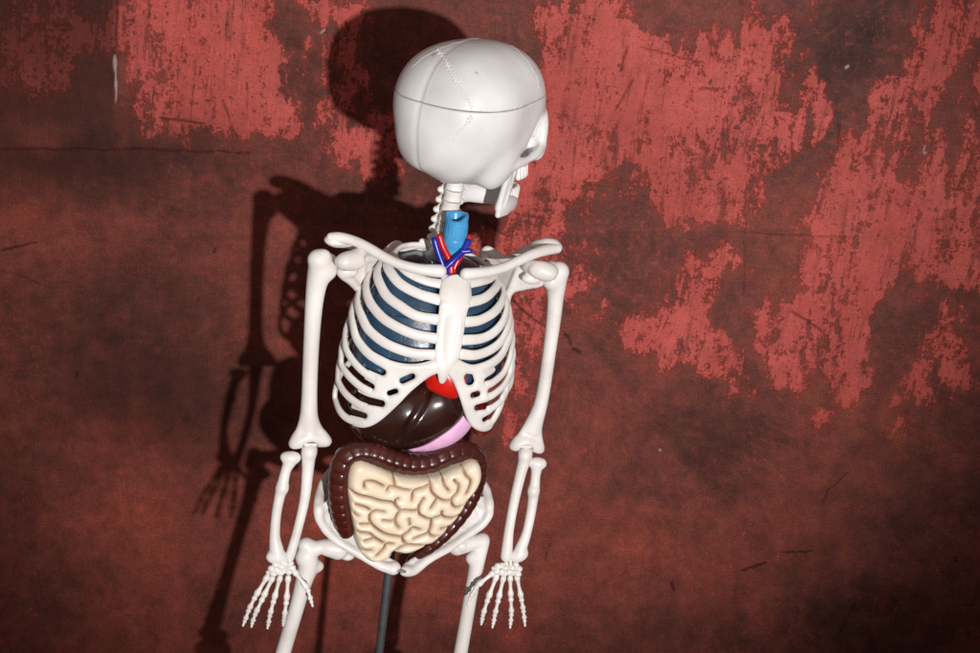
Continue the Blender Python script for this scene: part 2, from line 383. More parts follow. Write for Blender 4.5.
DARKENING = [(140, 390, 120, 75, 15, .70), (70, 160, 150, 48, 0, .80), (215, 420, 70, 60, 0, .48), (150, 280, 90, 60, 0, .35), (40, 320, 60, 60, 0, .25), (930, 640, 130, 60, 0, .36), (700, 430, 80, 40, 0, .2), (0, 500, 50, 90, 0, .3)]  # dark left patches; the lower-right patch partly paints in the lamp's falloff
CRACKS = [
    ([(0, 149), (60, 151), (130, 149), (190, 151), (250, 154)], 1.3, .8), ([(160, 119), (205, 125)], 1.2, .9), ([(222, 101), (237, 137)], 1.2, .7),
    ([(0, 250), (36, 243)], 1.1, 1), ([(508, 294), (523, 312), (545, 327)], 1.2, 1), ([(0, 270), (40, 284)], 1, .5),
    ([(742, 571), (765, 563)], 1.3, 1), ([(782, 552), (812, 552)], 1.3, .9), ([(855, 605), (839, 634)], 1.2, .9), ([(673, 590), (671, 584)], 1.8, 1), ([(847, 474), (828, 490), (822, 505)], .9, .7),
    ([(566, 336), (570, 344)], 2.6, 1), ([(574, 350), (580, 352)], 2.2, 1), ([(740, 233), (790, 236), (850, 238)], 1, .45), ([(792, 310), (822, 332)], 1.1, .8), ([(745, 195), (743, 300)], .9, .4),
    ([(955, 558), (957, 562)], 1.6, 1), ([(962, 606), (974, 606)], 1.1, .8), ([(117, 0), (116, 55)], 1.6, .8), ([(628, 47), (620, 72)], 1, .7), ([(632, 80), (617, 110)], 1.2, .7), ([(640, 48), (700, 62)], .9, .6),
    ([(700, 88), (724, 89)], .9, .7), ([(838, 125), (839, 152)], 1, .6), ([(77, 374), (75, 378)], 1.6, 1), ([(198, 298), (197, 302)], 1.6, 1), ([(215, 249), (214, 252)], 1.4, 1), ([(545, 560), (550, 543)], 1, .6)]
CHIPS = [(115, 63, 1.6, 8, 0), (116, 85, .9, 16, 0), (847, 67, 2.2, 1.4, -30), (924, 149, .9, 4, 8), (925, 153, 1.4, 1.4, 0), (522, 296, 1.6, 1.3, 0), (973, 5, 1.2, 1.2, 0), (660, 450, 1, 1, 0), (323, 31, 3.2, 1.1, -45)]
def wall_material():
    m = bpy.data.materials.new('scraped_red_paint'); m.use_nodes = True; nt = m.node_tree; N = nt.nodes; L = nt.links
    b = N['Principled BSDF']
    tc = N.new('ShaderNodeTexCoord')
    def mapping(sx, sz, rot=0):
        mp = N.new('ShaderNodeMapping'); mp.inputs['Scale'].default_value = (sx, 1, sz); mp.inputs['Rotation'].default_value = (0, math.radians(rot), 0)
        L.new(tc.outputs['Object'], mp.inputs['Vector']); return mp.outputs[0]
    def noise(vec, scale, detail=6, rough=.6, dist=0):
        n = N.new('ShaderNodeTexNoise'); n.inputs['Scale'].default_value = scale; n.inputs['Detail'].default_value = detail
        n.inputs['Roughness'].default_value = rough; n.inputs['Distortion'].default_value = dist; L.new(vec, n.inputs['Vector']); return n.outputs['Fac']
    def math_(op, a, c, d=None, clamp=False):
        n = N.new('ShaderNodeMath'); n.operation = op; n.use_clamp = clamp
        for i, q in enumerate((a, c, d)):
            if q is None: continue
            if isinstance(q, (int, float)): n.inputs[i].default_value = q
            else: L.new(q, n.inputs[i])
        return n.outputs[0]
    def attr(nm):
        a = N.new('ShaderNodeAttribute'); a.attribute_name = nm; return a.outputs['Fac']
    def ramp(f, stops):
        r = N.new('ShaderNodeValToRGB'); e = r.color_ramp.elements
        while len(e) < len(stops): e.new(.5)
        for q, (p, c) in zip(e, stops): q.position = p; q.color = (*c, 1)
        L.new(f, r.inputs[0]); return r.outputs[0]
    def mix(f, a, c, mode='MIX'):
        n = N.new('ShaderNodeMix'); n.data_type = 'RGBA'; n.blend_type = mode
        if isinstance(f, (int, float)): n.inputs['Factor'].default_value = f
        else: L.new(f, n.inputs['Factor'])
        for s_, q in (('A', a), ('B', c)):
            if isinstance(q, tuple): n.inputs[s_].default_value = (*q, 1)
            else: L.new(q, n.inputs[s_])
        return n.outputs['Result']
    flat = mapping(1, 1); slant = mapping(1.55, .85, -24)
    streak = mapping(2.9, .72, -26)
    big, mid, sml, fine = noise(slant, 15, 5, .66, .4), math_('MULTIPLY_ADD', noise(streak, 27, 7, .76, .35), .62, math_('MULTIPLY', noise(flat, 46, 7, .75, .2), .38)), noise(flat, 120, 5, .74, .2), noise(flat, 330, 3, .7)
    # paint height field
    h = math_('ADD', attr('paint'), math_('MULTIPLY', math_('SUBTRACT', big, .5), 2.3))
    h = math_('ADD', h, math_('MULTIPLY', math_('SUBTRACT', mid, .5), 6.2))
    h = math_('ADD', h, math_('MULTIPLY', math_('SUBTRACT', sml, .5), 2.9))
    h = math_('ADD', h, math_('MULTIPLY', math_('SUBTRACT', fine, .5), 1.3))
    red = math_('MULTIPLY_ADD', h, 2.6, .5, True)
    thin = math_('MULTIPLY_ADD', h, .8, .85, True)
    # little pits and scuffs through the paint, in patches
    cl = noise(flat, 13, 3, .6); cl2 = noise(slant, 24, 4, .65)
    pit = noise(flat, 135, 3, .65, .3); pitm = math_('MULTIPLY_ADD', math_('ADD', math_('SUBTRACT', pit, .635), math_('MULTIPLY', math_('SUBTRACT', cl2, .5), .5)), 22, 0, True)
    red = math_('MULTIPLY', red, math_('SUBTRACT', 1, pitm))
    # dry-brush scrapes that thin the paint along the strokes
    dry = noise(mapping(7.5, .62, -27), 26, 4, .7, .3)
    red = math_('MULTIPLY', red, math_('SUBTRACT', 1, math_('MULTIPLY_ADD', math_('ADD', math_('SUBTRACT', dry, .56), math_('MULTIPLY', math_('SUBTRACT', cl2, .5), .6)), 5.0, 0, True)))
    # dark ground
    t = math_('ADD', math_('MULTIPLY_ADD', attr('tone'), .34, .47), math_('MULTIPLY', math_('SUBTRACT', noise(flat, 6, 6, .62), .5), 1.5))
    t = math_('ADD', t, math_('MULTIPLY', math_('SUBTRACT', noise(flat, 75, 5, .72), .5), .75))
    ground = ramp(t, [(.05, (.039, .0125, .0095)), (.40, (.112, .0325, .0245)), (.70, (.20, .048, .034)), (1.0, (.33, .062, .038))])
    # fine red specks rubbed into the ground
    sp = noise(flat, 170, 4, .75)
    spk = math_('MULTIPLY', math_('MULTIPLY_ADD', math_('SUBTRACT', sp, .53), 8, 0, True), math_('MULTIPLY_ADD', math_('SUBTRACT', cl, .40), 5, 0, True))
    ground = mix(math_('MULTIPLY', spk, .75), ground, (.30, .046, .034))
    ground = mix(math_('MULTIPLY', thin, .40), ground, (.26, .049, .038))
    weave = noise(mapping(6, .5), 160, 2, .6); weave2 = noise(mapping(.5, 6), 160, 2, .6)
    wv = math_('ADD', math_('MULTIPLY', weave, .5), math_('MULTIPLY', weave2, .5))
    redc = ramp(math_('ADD', math_('MULTIPLY', noise(slant, 12, 6, .68), .75), math_('MULTIPLY', fine, .25)), [(.28, (.30, .047, .037)), (.46, (.43, .074, .061)), (.58, (.51, .096, .081)), (.75, (.59, .126, .110))])
    col = mix(red, ground, redc)
    grime = math_('MULTIPLY_ADD', math_('SUBTRACT', math_('ADD', math_('MULTIPLY', cl2, .6), math_('MULTIPLY', sml, .4)), .5), 3.2, .08, True)
    grit = math_('ADD', math_('MULTIPLY', noise(flat, 42, 7, .78), .55), math_('MULTIPLY', noise(flat, 620, 2, .7), .45))
    gm = N.new('ShaderNodeMix'); gm.data_type = 'RGBA'; gm.blend_type = 'MULTIPLY'; gm.inputs['Factor'].default_value = 1
    L.new(col, gm.inputs['A']); gv = math_('MULTIPLY_ADD', math_('SUBTRACT', grit, .5), math_('MULTIPLY_ADD', red, -1.3, 3.4), 1.0)
    cc = N.new('ShaderNodeCombineColor')
    for i_ in range(3): L.new(math_('MAXIMUM', gv, .15), cc.inputs[i_])
    L.new(cc.outputs[0], gm.inputs['B']); col = gm.outputs['Result']
    # fine dark scores, mostly along the strokes
    sc1 = noise(mapping(9, .9, -20), 55, 2, .6); sc2 = noise(mapping(1.2, 10, 6), 48, 2, .6)
    score = math_('MAXIMUM', math_('MULTIPLY_ADD', math_('SUBTRACT', sc1, .70), 16, 0, True), math_('MULTIPLY_ADD', math_('SUBTRACT', sc2, .71), 16, 0, True))
    col = mix(math_('MULTIPLY', math_('MULTIPLY', score, cl), .9), col, (.05, .016, .012))
    col = mix(math_('MULTIPLY', grime, .55), col, (.07, .022, .018))
    col = mix(attr('darkening'), col, (.022, .007, .005))
    col = mix(math_('MULTIPLY', attr('crack'), .85), col, (.035, .010, .006))
    col = mix(attr('white'), col, (.36, .27, .25))
    col = mix(math_('MULTIPLY', math_('SUBTRACT', wv, .35), .7, None, True), col, (0.01, .005, .004))
    L.new(col, b.inputs['Base Color'])
    rgh = math_('MULTIPLY_ADD', noise(flat, 90, 5), .25, .42); L.new(rgh, b.inputs['Roughness'])
    b.inputs['Specular IOR Level'].default_value = .12
    hh = math_('ADD', math_('MULTIPLY', red, .5), math_('MULTIPLY', fine, .35)); hh = math_('ADD', hh, math_('MULTIPLY', wv, .4)); hh = math_('SUBTRACT', hh, math_('MULTIPLY', attr('crack'), 1.0))
    bu = N.new('ShaderNodeBump'); bu.inputs['Strength'].default_value = .8; bu.inputs['Distance'].default_value = .0010
    L.new(hh, bu.inputs['Height']); L.new(bu.outputs[0], b.inputs['Normal'])
    return m
build_wall()
FLOOR_Z = -.62
f_mat = vary(principled('floor_concrete', (.12, .08, .07), .6), (.10, .065, .06), (.15, .10, .09), 8, .3, 120)
fl = mesh_obj('floor', [(-1.3, -1.2, FLOOR_Z), (1.3, -1.2, FLOOR_Z), (1.3, WALL_Y, FLOOR_Z), (-1.3, WALL_Y, FLOOR_Z)], [(0, 1, 2, 3)], f_mat); fl['kind'] = 'structure'

# ------------------------------------------------------------------ the skeleton
root = thing('anatomical_skeleton', (O[0], O[1], FLOOR_Z), 'white plastic teaching skeleton with its head turned away, standing before the red wall', 'skeleton')

# --- skull (head frame: x forward, y left, z up; units S)
HEAD_C = at_y(471.5, 112, -.004); HA = math.radians(145); HS = S*.965
HX = np.array([math.sin(HA), -math.cos(HA), 0]); HY = np.array([-HX[1], HX[0], 0])
_tilt = math.radians(2.0)
HXt = math.cos(_tilt)*HX + math.sin(_tilt)*ZB; HZt = math.cos(_tilt)*ZB - math.sin(_tilt)*HX
HM = np.eye(4); HM[:3, 0] = HXt*HS; HM[:3, 1] = HY*HS; HM[:3, 2] = HZt*HS; HM[:3, 3] = HEAD_C
def hw(P): return np.asarray(P) @ HM[:3, :3].T + HEAD_C
CUT = 19.0
def build_skull():
    f = Field((-92, -76, -92), (108, 76, 84), 1.25)
    def sup(c, r, p, k):
        sl, X, Y, Z = f.win(f.lo, f.lo+f.h*f.n, 0)
        d = ((np.abs((X-c[0])/r[0])**p + np.abs((Y-c[1])/r[1])**p + np.abs((Z-c[2])/r[2])**p)**(1/p)-1)*min(r)
        f.put(sl, d.astype(np.float32), k)
    sup((2, 0, 10), (77, 60, 61), 2.35, 0)
    sup((-27, 0, -12), (52, 53, 50), 2.5, 12)
    f.ell((36, 0, 4), (48, 44, 50), 16)
    f.ell((-2, 0, -26), (56, 51, 46), 14)
    for s_ in (-1, 1):
        f.ell((-22, s_*24, 14), (44, 40, 40), 18)
        f.ell((-2, s_*35, -42), (22, 16, 28), 12)                      # temporal lobe down to the ear
    f.ell((60, 0, -4), (24, 40, 16), 10)                               # brow
    f.ell((60, 0, -20), (17, 36, 24), 10)
    f.ell((66, 0, -40), (20, 26, 30), 10)
    for s_ in (-1, 1): f.ell((54, s_*53, -20), (20, 17, 24), 5, sub=True)      # temple hollow
    f.ell((70, 0, -50), (22, 25, 15), 8)                               # maxilla
    f.tube([(82, 0, -8), (91, 0, -24), (97, 0, -34)], [6, 5, 4], 6)    # nasal bone
    for s_ in (-1, 1):
        f.tube([(68, s_*36, 0), (72, s_*38, -14), (71, s_*38, -30), (72, s_*32, -42)], [6, 4.4, 5, 8], 3)
        f.tube([(71, s_*38, -33), (52, s_*45, -40), (32, s_*49, -43), (10, s_*47, -44)], [5, 3.8, 3.6, 5], 3)
        f.ell((92, s_*22, -20), (26, 16, 15), 3, sub=True)             # orbit
        f.ell((51, s_*36, -31), (14, 9, 9), 2, sub=True)               # temporal fossa
    f.ell((99, 0, -42), (16, 11, 12), 3, sub=True)                     # nose opening
    sl, X, Y, Z = f.win(f.lo, f.lo+f.h*f.n, 0)
    back = np.clip((-X-10)/40, 0, 1)
    f.D += (-.25*np.exp(-(Y/1.4)**2)*back + .5*np.exp(-((Y-4)/4)**2)*back).astype(np.float32)
    f.D += (1.7*np.sin(X*.11+.6)*np.sin(Z*.10+Y*.07)*np.clip((-Z-20)/30, 0, 1)).astype(np.float32)
    cut = CUT + 2.0*np.sin(X*.02) + 0*Y
    Vb, Fb = f.mesh(np.maximum(f.D, Z-(cut-.35)).astype(np.float32))
    Vc, Fc = f.mesh(np.maximum(f.D, (cut+.35)-Z).astype(np.float32))
    sk = mesh_obj('skull', hw(Vb), Fb, skull_mat, root)
    cap = mesh_obj('skull_cap', hw(Vc), Fc, skull_mat, sk)
    V = np.vstack([hw(Vb), hw(Vc)]); F = np.vstack([Fb, Fc+len(Vb)])
    bvh = BVHTree.FromPolygons([Vector(v) for v in V], [tuple(q) for q in F])
    def suture(rows, amp, wl, par, r=.62):
        Q = spline(rows, 14); d = np.r_[0, np.cumsum(np.hypot(*np.diff(Q, axis=0).T))]
        t = np.arange(0, d[-1], wl/6.); x = np.interp(t, d, Q[:, 0]); y = np.interp(t, d, Q[:, 1])
        tx, ty = np.gradient(x), np.gradient(y); l = np.hypot(tx, ty)
        w = 1.35*amp*np.arcsin(np.sin(2*math.pi*t/wl))*.64*(1+.5*np.sin(t*.37)) ; x, y = x - ty/l*w, y + tx/l*w
        P = []
        for a, c in zip(x, y):
            dd = ray(a, c); hit = bvh.ray_cast(Vector(CAM), Vector(dd).normalized())
            if hit[0] is not None: P.append(np.array(hit[0]))
        if len(P) > 3: Vv, Ff = sweep(P, r*S, seg=6); mesh_obj('suture', Vv, Ff, suture_mat, par)
    suture([(437, 49), (444, 58), (450, 70), (458, 84), (466, 96), (473, 109)], 1.7, 3.6, cap)
    suture([(472, 116), (466, 125), (459, 134), (453, 141)], 1.7, 3.4, sk)
    suture([(412, 66), (425, 56), (440, 48), (455, 43), (470, 39), (481, 37)], .8, 2.6, cap, .32)
    suture([(508, 42), (520, 52), (530, 64), (537, 77), (540, 88)], .9, 2.8, cap, .32)
    # teeth
    tm = Field((-4, -4, -8), (4, 4, 8), .8); tm.tube([(0, 0, -3.6), (0, 0, 4)], [2.7, 2.2], 0); tm.ell((0, 1.2, -3.4), (2.9, 2.3, 2.6), 1.5)
    tv, tf = tm.mesh(); me = bpy.data.meshes.new('tooth'); me.from_pydata([tuple(q) for q in tv], [], [tuple(int(i) for i in q) for q in tf]); me.polygons.foreach_set('use_smooth', [True]*len(me.polygons)); me.materials.append(tooth_mat)
    arch = [(89.5, 3), (87.5, 9), (83.5, 14.5), (78, 18.5), (72, 21), (65.5, 22.6), (58.8, 23.6)]
    def teeth(par, z, flip, dx=0, scale=1):
        for (ax, ay) in arch:
            for s_ in (-1, 1):
                a = math.atan2(s_*ay*1.4, ax-50)
                M = Matrix(HM.tolist()) @ Matrix.Translation((ax+dx, s_*ay*scale, z)) @ Matrix.Rotation(a, 4, 'Z') @ Matrix.Diagonal((1.12, 1.2, 1.15*flip, 1))
                inst('tooth', me, M, par)
    teeth(sk, -66, 1)
    # lower jaw
    j = Field((-4, -56, -116), (106, 56, -40), 1.2)
    for s_ in (-1, 1):
        j.tri((22, s_*38, -50), (22, s_*29, -96), (36, s_*27, -98), 3.0, 0)
        j.tri((22, s_*38, -50), (38, s_*33, -52), (36, s_*27, -98), 3.0, 2)
        j.tube([(33, s_*37, -52), (29, s_*31, -94)], [2.2, 2.2], 2); j.tri((23, s_*30, -94), (23, s_*29, -103), (40, s_*27, -103), 3.0, 2)
        P = [(29, s_*28, -93), (42, s_*25, -95), (54, s_*20, -97), (66, s_*12, -98), (76, 0, -98)]
        j.tube(P, [8, 8.4, 8.6, 9, 9], 3, flat=((0, 1, 0), 1.6))
    jaw = mesh_obj('jaw', *(lambda v, q: (hw(v), q))(*j.mesh()), skull_mat, root)
    teeth(jaw, -88.5, -1, -11, .98)
build_skull()

# --- rib cage as a barrel surface in body coordinates
_cz = np.array([-150, -130, -90, -50, -20, 0, 20, 35, 46, 60.])
_ca = np.array([84, 88, 90, 88, 83, 77, 66, 53, 40, 22.])
_cb = np.array([50, 54, 58, 56, 52, 47, 40, 32, 25, 14.])
_cy = np.array([0, -1, -2, -2, 0, 2, 6, 9, 11, 12.])
def cage(z, k=1.0): return np.interp(z, _cz, _ca)*k, np.interp(z, _cz, _cb)*k, np.interp(z, _cz, _cy)
def cageF(p): a, b, y = cage(p[2]); return (p[0]/a)**2 + ((p[1]-y)/b)**2 - 1
def on_cage(px, py, out=0.0):
    d = ray(px, py); t0 = (-(CAM-O) @ NB)/(d @ NB)
    ts = np.linspace(t0-.10, t0+.06, 320); F = np.array([cageF(toB(CAM+d*t)) for t in ts])
    i = np.argmax(F < 0) if (F < 0).any() else None
    if i is None: t = ts[np.argmin(F)]
    else:
        a, b = ts[i-1], ts[i]
        for _ in range(12):
            m = (a+b)/2
            if cageF(toB(CAM+d*m)) < 0: b = m
            else: a = m
        t = b
    return toB(CAM+d*t)
def cage_normal(p):
    a, b, y = cage(p[2]); e = 2.0; a2, b2, y2 = cage(p[2]+e)
    n = np.array([p[0]/a**2, (p[1]-y)/b**2, 0]); n /= np.linalg.norm(n)
    n[2] = -(a2-a)/e*.7; return n/np.linalg.norm(n)
LEFT = {1: [(441, 284), (425, 280.5), (410, 273.5), (401, 266)],
        2: [(439, 300), (419, 294), (400.5, 284), (391, 273)],
        3: [(439, 320), (417, 316), (400, 306), (387, 296), (380, 284)],
        4: [(438, 339), (412, 333.5), (387, 321), (373, 307), (367, 295)],
        5: [(437, 355), (412, 353), (387, 344), (369, 330), (361, 315)],
        6: [(436, 364.5), (421, 368), (407, 368.5), (393, 366), (381, 361), (368, 353), (357, 339), (353, 325)],
        7: [(378, 380.5), (364, 372), (354, 362), (347, 351), (345, 343)],
        8: [(370, 392), (360, 386), (349, 376), (342, 366), (341, 358)],
        9: [(366, 407.5), (357, 403), (346, 394), (339, 383), (338, 375)],
        10: [(362, 423), (348, 418.5), (340, 411), (335.5, 400), (335, 392)]}
RIGHTR = {1: [(467, 284), (482, 281), (491, 277.5), (496, 270)],
          2: [(469, 302), (482, 299), (491, 293), (498, 283)],
          3: [(466, 322), (480, 320), (494, 312), (502, 301), (503, 290)],
          4: [(463, 340), (481, 338.5), (494, 332), (503, 321), (507, 307)],
          5: [(461, 354), (475, 355), (490, 350), (501, 341), (508, 327), (510, 316)],
          6: [(456, 364), (465, 368), (475, 369), (490, 364), (501, 355), (508, 341), (511, 331)],
          7: [(486, 385), (493, 382), (503, 373), (509, 360), (511, 351)],
          8: [(487, 397), (493, 394.5), (503, 386), (509, 375), (511, 366)],
          9: [(488, 409.5), (493, 407), (501, 400.5), (506, 391), (507, 382)],
          10: [(487, 424), (492, 421), (497, 413), (501, 404), (503, 396)]}
def rib(no, pts, side):
    b = np.array([on_cage(*p) for p in pts])
    l = b[-1]; a_, b_, y_ = cage(l[2]); ph0 = math.atan2(abs(l[0])/a_, -(l[1]-y_)/b_)
    dz = {1: 14, 2: 22, 3: 28, 4: 32, 5: 36, 6: 38, 7: 40, 8: 40, 9: 40, 10: 38}[no]
    tail = []
    m = 7; span = math.radians(170)-ph0
    for i in range(1, m+1):
        s_ = i/m; ph = ph0 + span*s_; z = l[2] + dz*(1-(1-s_)**1.6)
        z = min(z, 47); aa, bb, yy = cage(z); q = 1 - .10*max(0, s_-.6)/.4
        tail.append([side*aa*math.sin(ph)*q, yy - bb*math.cos(ph)*q, z])
    P = spline(np.vstack([b, tail]), 9)
    Nn = np.array([cage_normal(p) for p in P])
    t = np.linspace(0, 1, len(P)); w = 4.75 - .5*(no == 1) - .9*(no > 6) - .9*np.clip(t*1.6-.5, 0, 1) + .45*np.clip(.1-t, 0, .1)/.1
    W = B(P[:, 0], P[:, 1], P[:, 2]); Nw = Nn[:, :1]*XB + Nn[:, 1:2]*NB + Nn[:, 2:]*ZB
    V, F = sweep(W, 2.7*S, (w+.3)*S, normals=Nw, seg=16)
    return mesh_obj('rib', V, F, bone, root)
for no, pts in LEFT.items(): rib(no, pts, -1)
for no, pts in RIGHTR.items(): rib(no, pts, 1)
def on_cage_many(PX, PY):
    d = FWD + RIGHT*((PX-490)/FPX)[..., None] - UP*((PY-326.5)/FPX)[..., None]
    t0 = (-(CAM-O) @ NB)/(d @ NB); ts = np.linspace(-.09, .06, 240)
    best = np.full(PX.shape, 9e9); tb = np.zeros(PX.shape); done = np.zeros(PX.shape, bool); prev = np.full(PX.shape, 9.0)
    for q in ts:
        p = (CAM + d*(t0+q)[..., None] - O)/S; x, y, z = p @ XB, p @ NB, p @ ZB
        a, b, yc = cage(z); Fv = (x/a)**2 + ((y-yc)/b)**2 - 1
        hit = (Fv < 0) & ~done
        fr = np.where(hit, prev/np.maximum(prev-Fv, 1e-9), 0); tb = np.where(hit, t0+q-(ts[1]-ts[0])*(1-fr), tb); done |= hit
        near = (Fv < best) & ~done; tb = np.where(near, t0+q, tb); best = np.minimum(best, Fv); prev = Fv
    p = (CAM + d*tb[..., None] - O)/S
    return np.stack([p @ XB, p @ NB, p @ ZB], -1)
def cartilage(poly, holes, outer, thick=3.0):
    """flat gristle plate bent round the barrel of the ribs, with its gaps cut out"""
    poly = np.array(poly, float); st_ = .7
    gx = np.arange(poly[:, 0].min()-3, poly[:, 0].max()+3, st_); gy = np.arange(poly[:, 1].min()-3, poly[:, 1].max()+3, st_); X, Y = np.meshgrid(gx, gy, indexing='ij')
    C = spline(np.vstack([poly, poly[:1]]), 6)
    def segd(a, b):
        ex, ey = b[0]-a[0], b[1]-a[1]; t = np.clip(((X-a[0])*ex+(Y-a[1])*ey)/(ex*ex+ey*ey+1e-9), 0, 1); return np.hypot(X-a[0]-t*ex, Y-a[1]-t*ey)
    d = np.full(X.shape, 1e9); ins = np.zeros(X.shape, bool)
    for a, b in zip(C[:-1], C[1:]):
        d = np.minimum(d, segd(a, b)); c = (a[1] > Y) != (b[1] > Y)
        ins ^= c & (X < (b[0]-a[0])*(Y-a[1])/np.where(abs(b[1]-a[1]) < 1e-9, 1e-9, b[1]-a[1])+a[0])
    d = np.where(ins, -d, d)
    for pts, r in holes:
        Q = spline(np.array(pts, float), 5); rr = np.linspace(r[0], r[1], len(Q)-1) if isinstance(r, tuple) else [r]*(len(Q)-1); h = np.min([segd(a, b)-q for a, b, q in zip(Q[:-1], Q[1:], rr)], 0)
        k = 1.2; hh = np.maximum(k-np.abs(d+h), 0)/k; d = np.maximum(d, -h) + hh*hh*k*.25
    gxg, gyg = np.gradient(d, st_); gl = np.maximum(np.hypot(gxg, gyg), .3)
    X2 = np.where(d > 0, X - d*gxg/gl**2, X); Y2 = np.where(d > 0, Y - d*gyg/gl**2, Y)
    w = 4.2; q = np.clip(-d/w, 0, 1); hgt = thick*np.sqrt(1-(1-q)**2)
    dl = np.min([segd(a, b) for a, b in zip(poly[outer[0]:outer[1]-1], poly[outer[0]+1:outer[1]])], 0); hgt = hgt*np.clip(dl/13, .12, 1)
    P = on_cage_many(X2, Y2); a, b, yc = cage(P[..., 2]); nx, ny = P[..., 0]/a**2, (P[..., 1]-yc)/b**2; nl = np.hypot(nx, ny)
    Nn = np.stack([nx/nl, ny/nl, 0*nl], -1)
    Vf = P + Nn*hgt[..., None]; Vk = P - Nn*(hgt*.8+.05)[..., None]
    n0, n1 = X.shape; I = np.arange(n0*n1).reshape(n0, n1); F = np.stack([I[:-1, :-1], I[:-1, 1:], I[1:, 1:], I[1:, :-1]], -1).reshape(-1, 4)
    F = F[(d.ravel()[F] < 0).any(1)]
    V = np.vstack([Vf.reshape(-1, 3), Vk.reshape(-1, 3)]); F = np.vstack([F, F[:, ::-1]+n0*n1]); used = np.unique(F); mp = np.full(len(V), -1); mp[used] = np.arange(len(used))
    V = V[used]; mesh_obj('costal_cartilage', B(V[:, 0], V[:, 1], V[:, 2]), mp[F], bone, root)
cartilage([(440, 358.5), (421, 362.8), (407, 363.6), (393, 362), (384, 359.5), (376, 357), (367, 373), (357, 392), (351, 408), (351, 423), (360, 427.5), (370, 426.5), (380, 421), (390, 412.5), (400, 403), (410, 392.5), (420, 384), (430, 376.5), (440, 371)],
          [([(402.5, 380.5), (412, 376.3)], 3.1), ([(389.5, 393), (395.5, 391)], 2.6), ([(358, 350), (368, 364), (382.5, 372)], (5.6, 3.4)), ([(348, 366), (358, 378.5), (371.5, 386.5)], (5.0, 3.0)), ([(342, 380), (348, 389), (362, 398.5), (381.5, 403.5)], (5.4, 3.4)), ([(337, 397), (347, 409.5), (364.5, 415.6)], (4.6, 2.8))], (5, 10))
cartilage([(451, 358.5), (465, 363.5), (475, 365), (485, 363), (491, 361.5), (497, 374), (500, 390), (498, 405), (497, 417), (491, 428), (484, 431.5), (476, 429.5), (469, 423), (464.5, 413), (461, 402), (457, 391), (452.5, 381), (447, 372)],
          [([(468.5, 377.5), (469.5, 380.5)], 4.6), ([(473, 395), (477.5, 393.5)], 2.9), ([(487, 380.5), (497, 375), (504, 366)], (3.0, 5.2)), ([(490, 391), (498, 387), (505, 379)], (2.8, 4.8)), ([(477, 407.5), (492, 403.5), (504, 394)], (3.0, 5.0)), ([(484, 419.3), (494, 414.5), (502, 404)], (2.2, 3.8))], (4, 9))
# --- breastbone
def sternum():
    rows = [(455, 289, 15), (454.5, 299, 15.6), (453, 309, 14.6), (451, 322, 14.2), (448.6, 342, 13.4), (446, 358, 12), (443.5, 368, 8)]
    corner = [[(444, 277), (467, 279), (456, 296)], [(444, 277), (441.5, 296), (456, 300)], [(467, 279), (468.5, 297), (455, 300)]]
    pts = np.array([B(*(on_cage(p[0], p[1]) + [0, -1.5, 0])) for p in rows]); f = Field(*bounds(pts, 18*S), .8*S)
    n = unit(NB - .18*ZB)
    Q = spline(np.c_[pts, np.array([p[2] for p in rows])*S], 12)
    for i in range(len(Q)-1): f.seg(Q[i, :3], Q[i+1, :3], Q[i, 3], Q[i+1, 3], 0, (n, 4.2))
    for t_ in corner: f.tri(*[B(*(on_cage(*q)+[0, -1.5, 0])) for q in t_], 3.1*S, 2*S)
    f.tube([pts[-1], B(*(on_cage(442, 381)))], [5.4*S, 2.6*S], 3*S, (n, 1.7))
    f.seg(B(*(on_cage(451.3, 319)+[0, -7.7, 0])), B(*(on_cage(446.3, 357)+[0, -7.3, 0])), 9.5*S, 7*S, .4*S, (n, 2.2), sub=True)
    f.seg(B(*(on_cage(442, 302.5)+[0, -4.4, 0])), B(*(on_cage(467, 304)+[0, -4.4, 0])), 1.9*S, 1.9*S, 2.5*S)      # ridge between handle and body
    field_obj('sternum', f, bone, root)
sternum()
# --- spine
def vertebra_mesh(name, r, hgt, wing, tail):
    f = Field((-wing-5, -r-4, -hgt-8), (wing+5, tail+5, hgt+6), .9)
    f.seg((0, 0, -hgt*.30), (0, 0, hgt*.30), r, r, 0); sl, X, Y, Z = f.win(f.lo, f.lo+f.h*f.n, 0)
    f.D = np.maximum(np.sqrt(X*X*.9+Y*Y*1.1)-r*(.88+.12*(Z/hgt*2)**2), np.abs(Z)-hgt*.46).astype(np.float32)
    for s_ in (-1, 1):
        f.tube([(s_*r*.6, r*.6, 0), (s_*wing*.7, r*.9, 1), (s_*wing, r*.8, 1.5)], [3.2, 2.3, 2.4], 2)
        f.ell((s_*r*.75, r*1.0, hgt*.38), (3.2, 3, 4), 2)
    f.tube([(0, r, 0), (0, tail*.7, -3), (0, tail, -6)], [4, 2.8, 3], 2)
    f.D = f.D
    V, F = f.mesh(); me = bpy.data.meshes.new(name); me.from_pydata([tuple(v*S) for v in V], [], [tuple(int(i) for i in q) for q in F])
    me.polygons.foreach_set('use_smooth', [True]*len(me.polygons)); me.materials.append(bone); return me
cerv, thor, lumb = vertebra_mesh('cervical', 9.6, 11.2, 12, 18), vertebra_mesh('thoracic', 10, 13, 19, 26), vertebra_mesh('lumbar', 14, 17, 24, 30)
spine = spline(np.array([toB(bp(455, 184, 6)), toB(bp(452, 200, 8)), toB(bp(446, 226, 14)), toB(bp(440, 250, 24))] + [[0, 34, 20], [0, 42, -30], [0, 42, -90], [0, 30, -150], [0, 22, -190], [0, 30, -230]]), 12)
dsp = np.r_[0, np.cumsum(np.linalg.norm(np.diff(spine, axis=0), axis=1))]
def spine_at(s_): return np.array([np.interp(s_, dsp, spine[:, i]) for i in range(3)])
